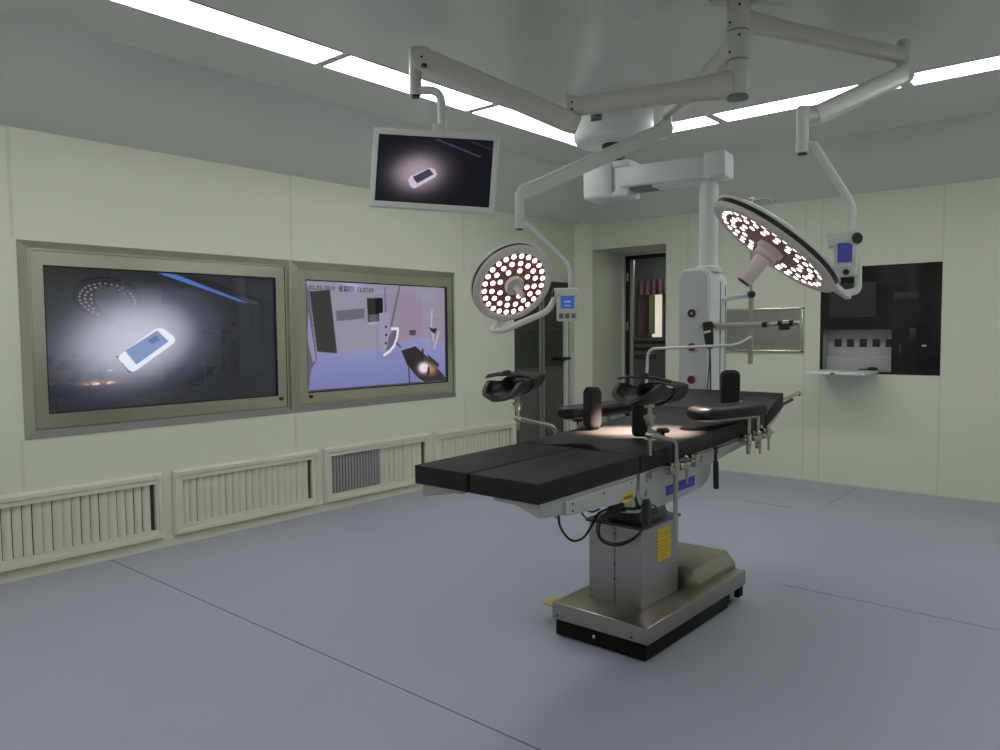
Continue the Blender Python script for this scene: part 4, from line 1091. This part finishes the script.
bm = NB(); tube(bm, smooth_path(cp), .0042, 0, 8); tube(bm, smooth_path(cp2), .0042, 0, 8); obj('cable', bm, M['black'], t2)
bm = NB(); tube(bm, smooth_path([(-1.521,2.687,0.697), (-1.521,2.736,0.684), (-1.521,2.749,0.653), (-1.521,2.704,0.645)]), .004, 0, 8); obj('hook', bm, M['black'], t2)
bm = NB(); tube(bm, smooth_path([(-1.923,2.620,0.608), (-1.915,2.620,0.561), (-1.898,2.640,0.516), (-1.884,2.680,0.488), (-1.873,2.740,0.494), (-1.871,2.800,0.536), (-1.873,2.860,0.579), (-1.861,2.950,0.587)]), .0055, 0, 8)
obj('supply_cable', bm, M['black'], t)
bm = NB(); tube(bm, smooth_path([(-1.991,2.930,0.524), (-1.993,2.900,0.553), (-1.963,2.880,0.575), (-1.917,2.870,0.575), (-1.894,2.900,0.586)]), .0045, 0, 8); obj('earth_cable', bm, M['black'], t)

# ---- rail clamp used by the accessories
def clamp(bm, x, y, z, s):
    box(bm, (x - s*.012 - .012, y-.024, z-.026), (x - s*.012 + .022, y+.024, z+.026), .006)
    cyl(bm, (x + s*.012, y, z-.028), (x + s*.012, y, z+.028), .017, 18, .003)
    cyl(bm, (x + s*.012, y-.050, z), (x + s*.012, y+.035, z), .0085, 12, .002)
    cyl(bm, (x + s*.012, y+.030, z-.0), (x + s*.012, y+.050, z), .014, 14, .003)
def tee(bm, x, y, z, s):
    cyl(bm, (x, y, z), (x, y, z-.085), .006, 10, .002); cyl(bm, (x-.0, y-.024, z), (x, y+.024, z), .008, 12, .002)

# ---- leg supports
def leg_support(label, s, cx, cyy, cz, rail_pt, knee, drop, yaw, tilt):
    t = thing('leg_support', label, 'leg support', rail_pt)
    # moulded trough: a half pipe whose near end closes to a rounded spoon lip
    bm = NB(); L = .315; N1, N2 = 22, 18; ax_ = Matrix.Rotation(yaw, 3, 'Z') @ V((0, math.cos(tilt), math.sin(tilt))); sx_ = ax_.cross(V((0, 0, 1))).normalized(); uz = sx_.cross(ax_)
    c = V((cx, cyy, cz)); inn, outr = [], []
    for i in range(N1+1):
        u = i/N1; pos = c + ax_*((u-.42)*L)
        lip = min(1.0, u/.34); rnd = math.sqrt(max(0.0, 1-(1-lip)**2))
        rx = .074 - .016*u; rz = .047 - .002*u
        span = math.radians(12 + (84 - 12*u)*rnd); row_i, row_o = [], []
        for j in range(N2+1):
            f = -1 + 2*j/N2; an = f*span
            rise = .016*(1-lip)**2 + .020*abs(f)**3*math.exp(-((u-.30)/.16)**2)
            p = pos + sx_*(math.sin(an)*rx*(1+.12*abs(f)**2*math.exp(-((u-.3)/.2)**2))) - uz*(math.cos(an)*rz) + uz*rise
            dirn = (sx_*math.sin(an) - uz*math.cos(an))
            row_i.append(bm.verts.new(p)); row_o.append(bm.verts.new(p + dirn*.018 - ax_*(.010*(1-lip))))
        inn.append(row_i); outr.append(row_o)
    for i in range(N1):
        for j in range(N2):
            bm.faces.new((inn[i][j], inn[i][j+1], inn[i+1][j+1], inn[i+1][j])); bm.faces.new((outr[i][j], outr[i+1][j], outr[i+1][j+1], outr[i][j+1]))
        bm.faces.new((inn[i][0], inn[i+1][0], outr[i+1][0], outr[i][0])); bm.faces.new((inn[i][N2], outr[i][N2], outr[i+1][N2], inn[i+1][N2]))
    for j in range(N2):
        bm.faces.new((inn[0][j], outr[0][j], outr[0][j+1], inn[0][j+1])); bm.faces.new((inn[N1][j], inn[N1][j+1], outr[N1][j+1], outr[N1][j]))
    sh = obj('trough', bm, M['leather'], t, 60)
    # straps: a closed loop near the far end and a flat tongue over the top
    for u, w_, rx, rz in ((.82, .105, .080, .066),):
        bm = NB(); pos = c + ax_*((u-.42)*L); n_ = 28; A, B = [], []
        for i in range(n_):
            a_ = 2*PI*i/n_; top = max(0, math.cos(a_)); 
            p = pos + sx_*(math.sin(a_)*rx) + uz*(math.cos(a_)*rz*(.16 if math.cos(a_) > 0 else 1.02))
            dr_ = (sx_*math.sin(a_) + uz*math.cos(a_))
            A.append((p, dr_))
        rings = []
        for off, k_ in ((-w_/2, 0), (w_/2, 0), (w_/2, .006), (-w_/2, .006)):
            rings.append([bm.verts.new(p + dr_*k_ + ax_*off) for p, dr_ in A])
        for q in range(4):
            r0_, r1_ = rings[q], rings[(q+1) % 4]
            for i in range(n_): bm.faces.new((r0_[i], r0_[(i+1) % n_], r1_[(i+1) % n_], r1_[i]))
        obj('strap', bm, M['rubber'], t, 50)
    bm = NB(); q = c + ax_*((.46-.42)*L) + uz*.030; sweep(bm, [q - sx_*.115 - ax_*.03 + uz*.008, q - sx_*.06 - ax_*.01 + uz*.014, q + sx_*.02 + ax_*.02 + uz*.010, q + sx_*.075 + ax_*.05 - uz*.006], rr(.060, .008, .003, 2), uz); lathe(bm, q - sx_*.02 + uz*.012, uz, [(0, 0), (.022, 0), (.018, .016), (0, .018)], 16); obj('strap_buckle', bm, M['rubber'], t)
    # bracket, post, clamp block, bent rod to the rail
    uo = -uz
    p0 = c + ax_*(.02) + uo*.070
    top = V((knee[0], knee[1], p0.z))
    bm = NB(); bar(bm, p0 - uo*.02, p0 + uo*.008, .034, .034, .008, ax_); tube(bm, [p0, top, top - V((0, 0, .06))], .0085, .03, 12); obj('swivel_bracket', bm, M['rod'], t)
    bm = NB(); tube(bm, [top - V((0, 0, .02)), (top.x, top.y, drop)], .0085, 0, 12); obj('post', bm, M['rod'], t)
    zb_ = knee[2]
    bm = NB(); box(bm, (top.x-.013, top.y-.014, zb_-.008), (top.x+.013, top.y+.014, zb_+.038), .005); cyl(bm, (top.x-.020, top.y-.014, zb_+.025), (top.x+.018, top.y+.014, zb_+.025), .009, 14, .003); cyl(bm, (top.x-.016, top.y, zb_-.045), (top.x+.016, top.y, zb_-.045), .013, 14, .003); obj('joint_block', bm, M['rod'], t)
    rp = V(rail_pt)
    bm = NB(); tube(bm, [(top.x, top.y, zb_-.045), (rp.x + s*.012, rp.y, rp.z+.115), (rp.x + s*.012, rp.y, rp.z-.33)], .0105, .04, 14); obj('bent_rod', bm, M['rod'], t)
    bm = NB(); clamp(bm, rp.x, rp.y, rp.z, s); tee(bm, rp.x + s*.02, rp.y+.085, rp.z+.005, s); box(bm, (rp.x-.006, rp.y+.03, rp.z-.012), (rp.x+s*.026, rp.y+.10, rp.z+.016), .004); obj('rail_clamp', bm, M['chrome'], t)
    return t
leg_support('black moulded leg support nearest the right wall display, on the left of the table', -1, -2.285, 2.735, 1.155, (-2.150, 2.93, .826), (-2.285, 2.79, 1.03), .93, .12, .20)
leg_support('black moulded leg support over the middle of the table, above the yellow column label', 1, -1.505, 2.635, 1.172, (-1.512, 2.872, .822), (-1.500, 2.655, 1.03), .905, -.04, .02)

# ---- arm boards
def arm_board(label, pts, z, th, wd, posts, s):
    t = thing('arm_board', label, 'arm board', posts[0])
    a, b = V((*pts[0], z)), V((*pts[1], z)); d = (b-a).normalized(); n_ = V((0, 0, 1)).cross(d)
    L = (b-a).length; out_ = []
    for i in range(13):
        an = PI/2 + PI*i/12; out_.append((wd*.75 + .75*wd*math.cos(an), .5*wd*math.sin(an)))
    for i in range(7):
        an = -PI/2 + PI*i/6; out_.append((L - wd*.25 + .25*wd*math.cos(an), .5*wd*math.sin(an)*.94))
    bm = NB(); lay = []
    for h, k_ in ((-th/2, .80), (-th/2+.008, .94), (-th*.1, 1.0), (th*.18, .985), (th*.36, .92), (th/2-.003, .80), (th/2, .66), (th/2-.005, .45), (th/2-.008, .25)):
        lay.append([bm.verts.new(a + d*(L/2+(u-L/2)*(1-(1-k_)*.35)) + n_*(v*k_) + V((0, 0, h))) for u, v in out_])
    m_ = len(out_)
    for p, q in zip(lay, lay[1:]):
        for i in range(m_): bm.faces.new((p[i], p[(i+1) % m_], q[(i+1) % m_], q[i]))
    bm.faces.new(lay[0]); bm.faces.new(lay[-1]); obj('board_pad', bm, M['leather'], t, 50)
    bm = NB(); bar(bm, a + d*.08 - V((0, 0, th/2+.006)), b - d*.06 - V((0, 0, th/2+.006)), wd*.5, .012, .003); obj('board_plate', bm, M['rod'], t)
    for i, (x, y, zl) in enumerate(posts):
        bm = NB(); cyl(bm, (x, y, zl), (x, y, z - th/2 - .002), .0115, 14, .002); obj('post', bm, M['rod'], t)
        bm = NB(); clamp(bm, x - s*.012, y, .857 + (y-3.6)*.04, s); tee(bm, x + s*.025, y+.085, .862 + (y-3.6)*.04, s); box(bm, (x-.01, y+.02, .848), (x+s*.03, y+.10, .872), .004); obj('rail_clamp', bm, M['chrome'], t)
    return t
arm_board('black padded arm board on the near right side of the table', [(-1.632, 3.27), (-1.484, 3.73)], 1.008, .060, .165, [(-1.500, 3.625, .785), (-1.500, 3.735, .80)], 1)
arm_board('black padded arm board on the far left side of the table', [(-2.265, 3.10), (-2.225, 3.72)], .982, .060, .150, [(-2.166, 3.40, .78)], -1)

# ---- upright body supports
def body_support(label, c, w, h, th, yaw, stem, rail):
    t = thing('body_support', label, 'body support', rail)
    c = V(c); d = Matrix.Rotation(yaw, 3, 'Z') @ V((0, 1, 0))
    bm = NB(); sweep(bm, [c - d*th/2, c - d*(th/2-.012), c + d*(th/2-.012), c + d*th/2], rr(w, h, w*.30, 5), (0, 0, 1), [.86, 1, 1, .86]); obj('support_pad', bm, M['pad'], t, 40)
    st = V(stem); rl = V(rail)
    bm = NB(); bar(bm, c + V((0, 0, -h*.30)), st + V((0, 0, 0)), .012, .030, .003); tube(bm, [st, (st.x, st.y, rl.z+.06), rl], .007, .03, 10); obj('support_bar', bm, M['rod'], t)
    bm = NB(); k0 = V((st.x, st.y, st.z)); lathe(bm, k0, (0, 0, 1), [(0, .002), (.008, .002), (.008, .016), (.026, .018), (.030, .028), (.022, .036), (0, .037)], 18); obj('knob', bm, M['black'], t)
    bm = NB(); clamp(bm, rl.x, rl.y, rl.z, 1 if rl.x > OX else -1); obj('rail_clamp', bm, M['chrome'], t)
body_support('upright black body support on the left edge of the table before the arm board', (-2.055, 3.08, 1.026), .070, .205, .065, -.35, (-2.135, 3.075, .937), (-2.150, 3.10, .832))
body_support('upright black body support hidden partly under the right leg support', (-1.722, 2.965, 1.028), .076, .200, .065, .50, (-1.605, 2.955, .938), (-1.512, 3.06, .830))
body_support('upright black shoulder support behind the right arm board', (-1.700, 3.86, 1.085), .098, .20, .06, .55, (-1.56, 3.87, .985), (-1.512, 3.87, .864))

# ---- anaesthesia screen bar
t = thing('screen_bar', 'thin bent steel bar standing over the head end of the table', 'screen bar', (-2.150, 4.00, .86))
bm = NB(); tube(bm, [(-2.285, 4.0, .90), (-2.283, 4.0, 1.10), (-2.274,4.000,1.289), (-1.719,4.000,1.315), (-1.644,4.000,1.359)], .0085, .05, 12); obj('bar', bm, M['white'], t)
bm = NB(); cyl(bm, (-2.285, 4.0, .90), (-2.285, 4.0, .86), .014, 14, .003); bar(bm, (-2.285, 4.0, .872), (-2.14, 3.93, .868), .016, .022, .004); obj('bar_clamp', bm, M['rod'], t)

# ------------------------------------------------------------------ world, light, camera
w = bpy.data.worlds.new('world'); SC.world = w; w.use_nodes = True
w.node_tree.nodes['Background'].inputs['Color'].default_value = (.05, .05, .05, 1)
w.node_tree.nodes['Background'].inputs['Strength'].default_value = .3
la = bpy.data.lights.new('corridor_fill', 'AREA'); la.energy = 13; la.size = .5; la.color = (1, 1, .97)  # unseen fill light, added to lift the dim corridor behind the glass
lo2 = bpy.data.objects.new('corridor_fill', la); COL.objects.link(lo2); lo2.location = (-4.2, 8.8, 2.49)

cam = bpy.data.cameras.new('camera'); cam.sensor_width = 36.0; cam.lens = 27.3881
co = bpy.data.objects.new('camera', cam); COL.objects.link(co)
R_ = [[0.759123, -0.030924, 0.650212], [0.650894, 0.048821, -0.757597], [-0.008316, 0.998329, 0.057189]]
mw = Matrix(((R_[0][0], R_[0][1], R_[0][2], 0), (R_[1][0], R_[1][1], R_[1][2], 0), (R_[2][0], R_[2][1], R_[2][2], 1.4), (0, 0, 0, 1)))
co.matrix_world = mw
cam.clip_start = .05
SC.camera = co
vs = SC.view_settings
vs.view_transform = 'Standard'; vs.look = 'None'; vs.gamma = 1.0; vs.use_curve_mapping = False
vs.exposure = 0.0
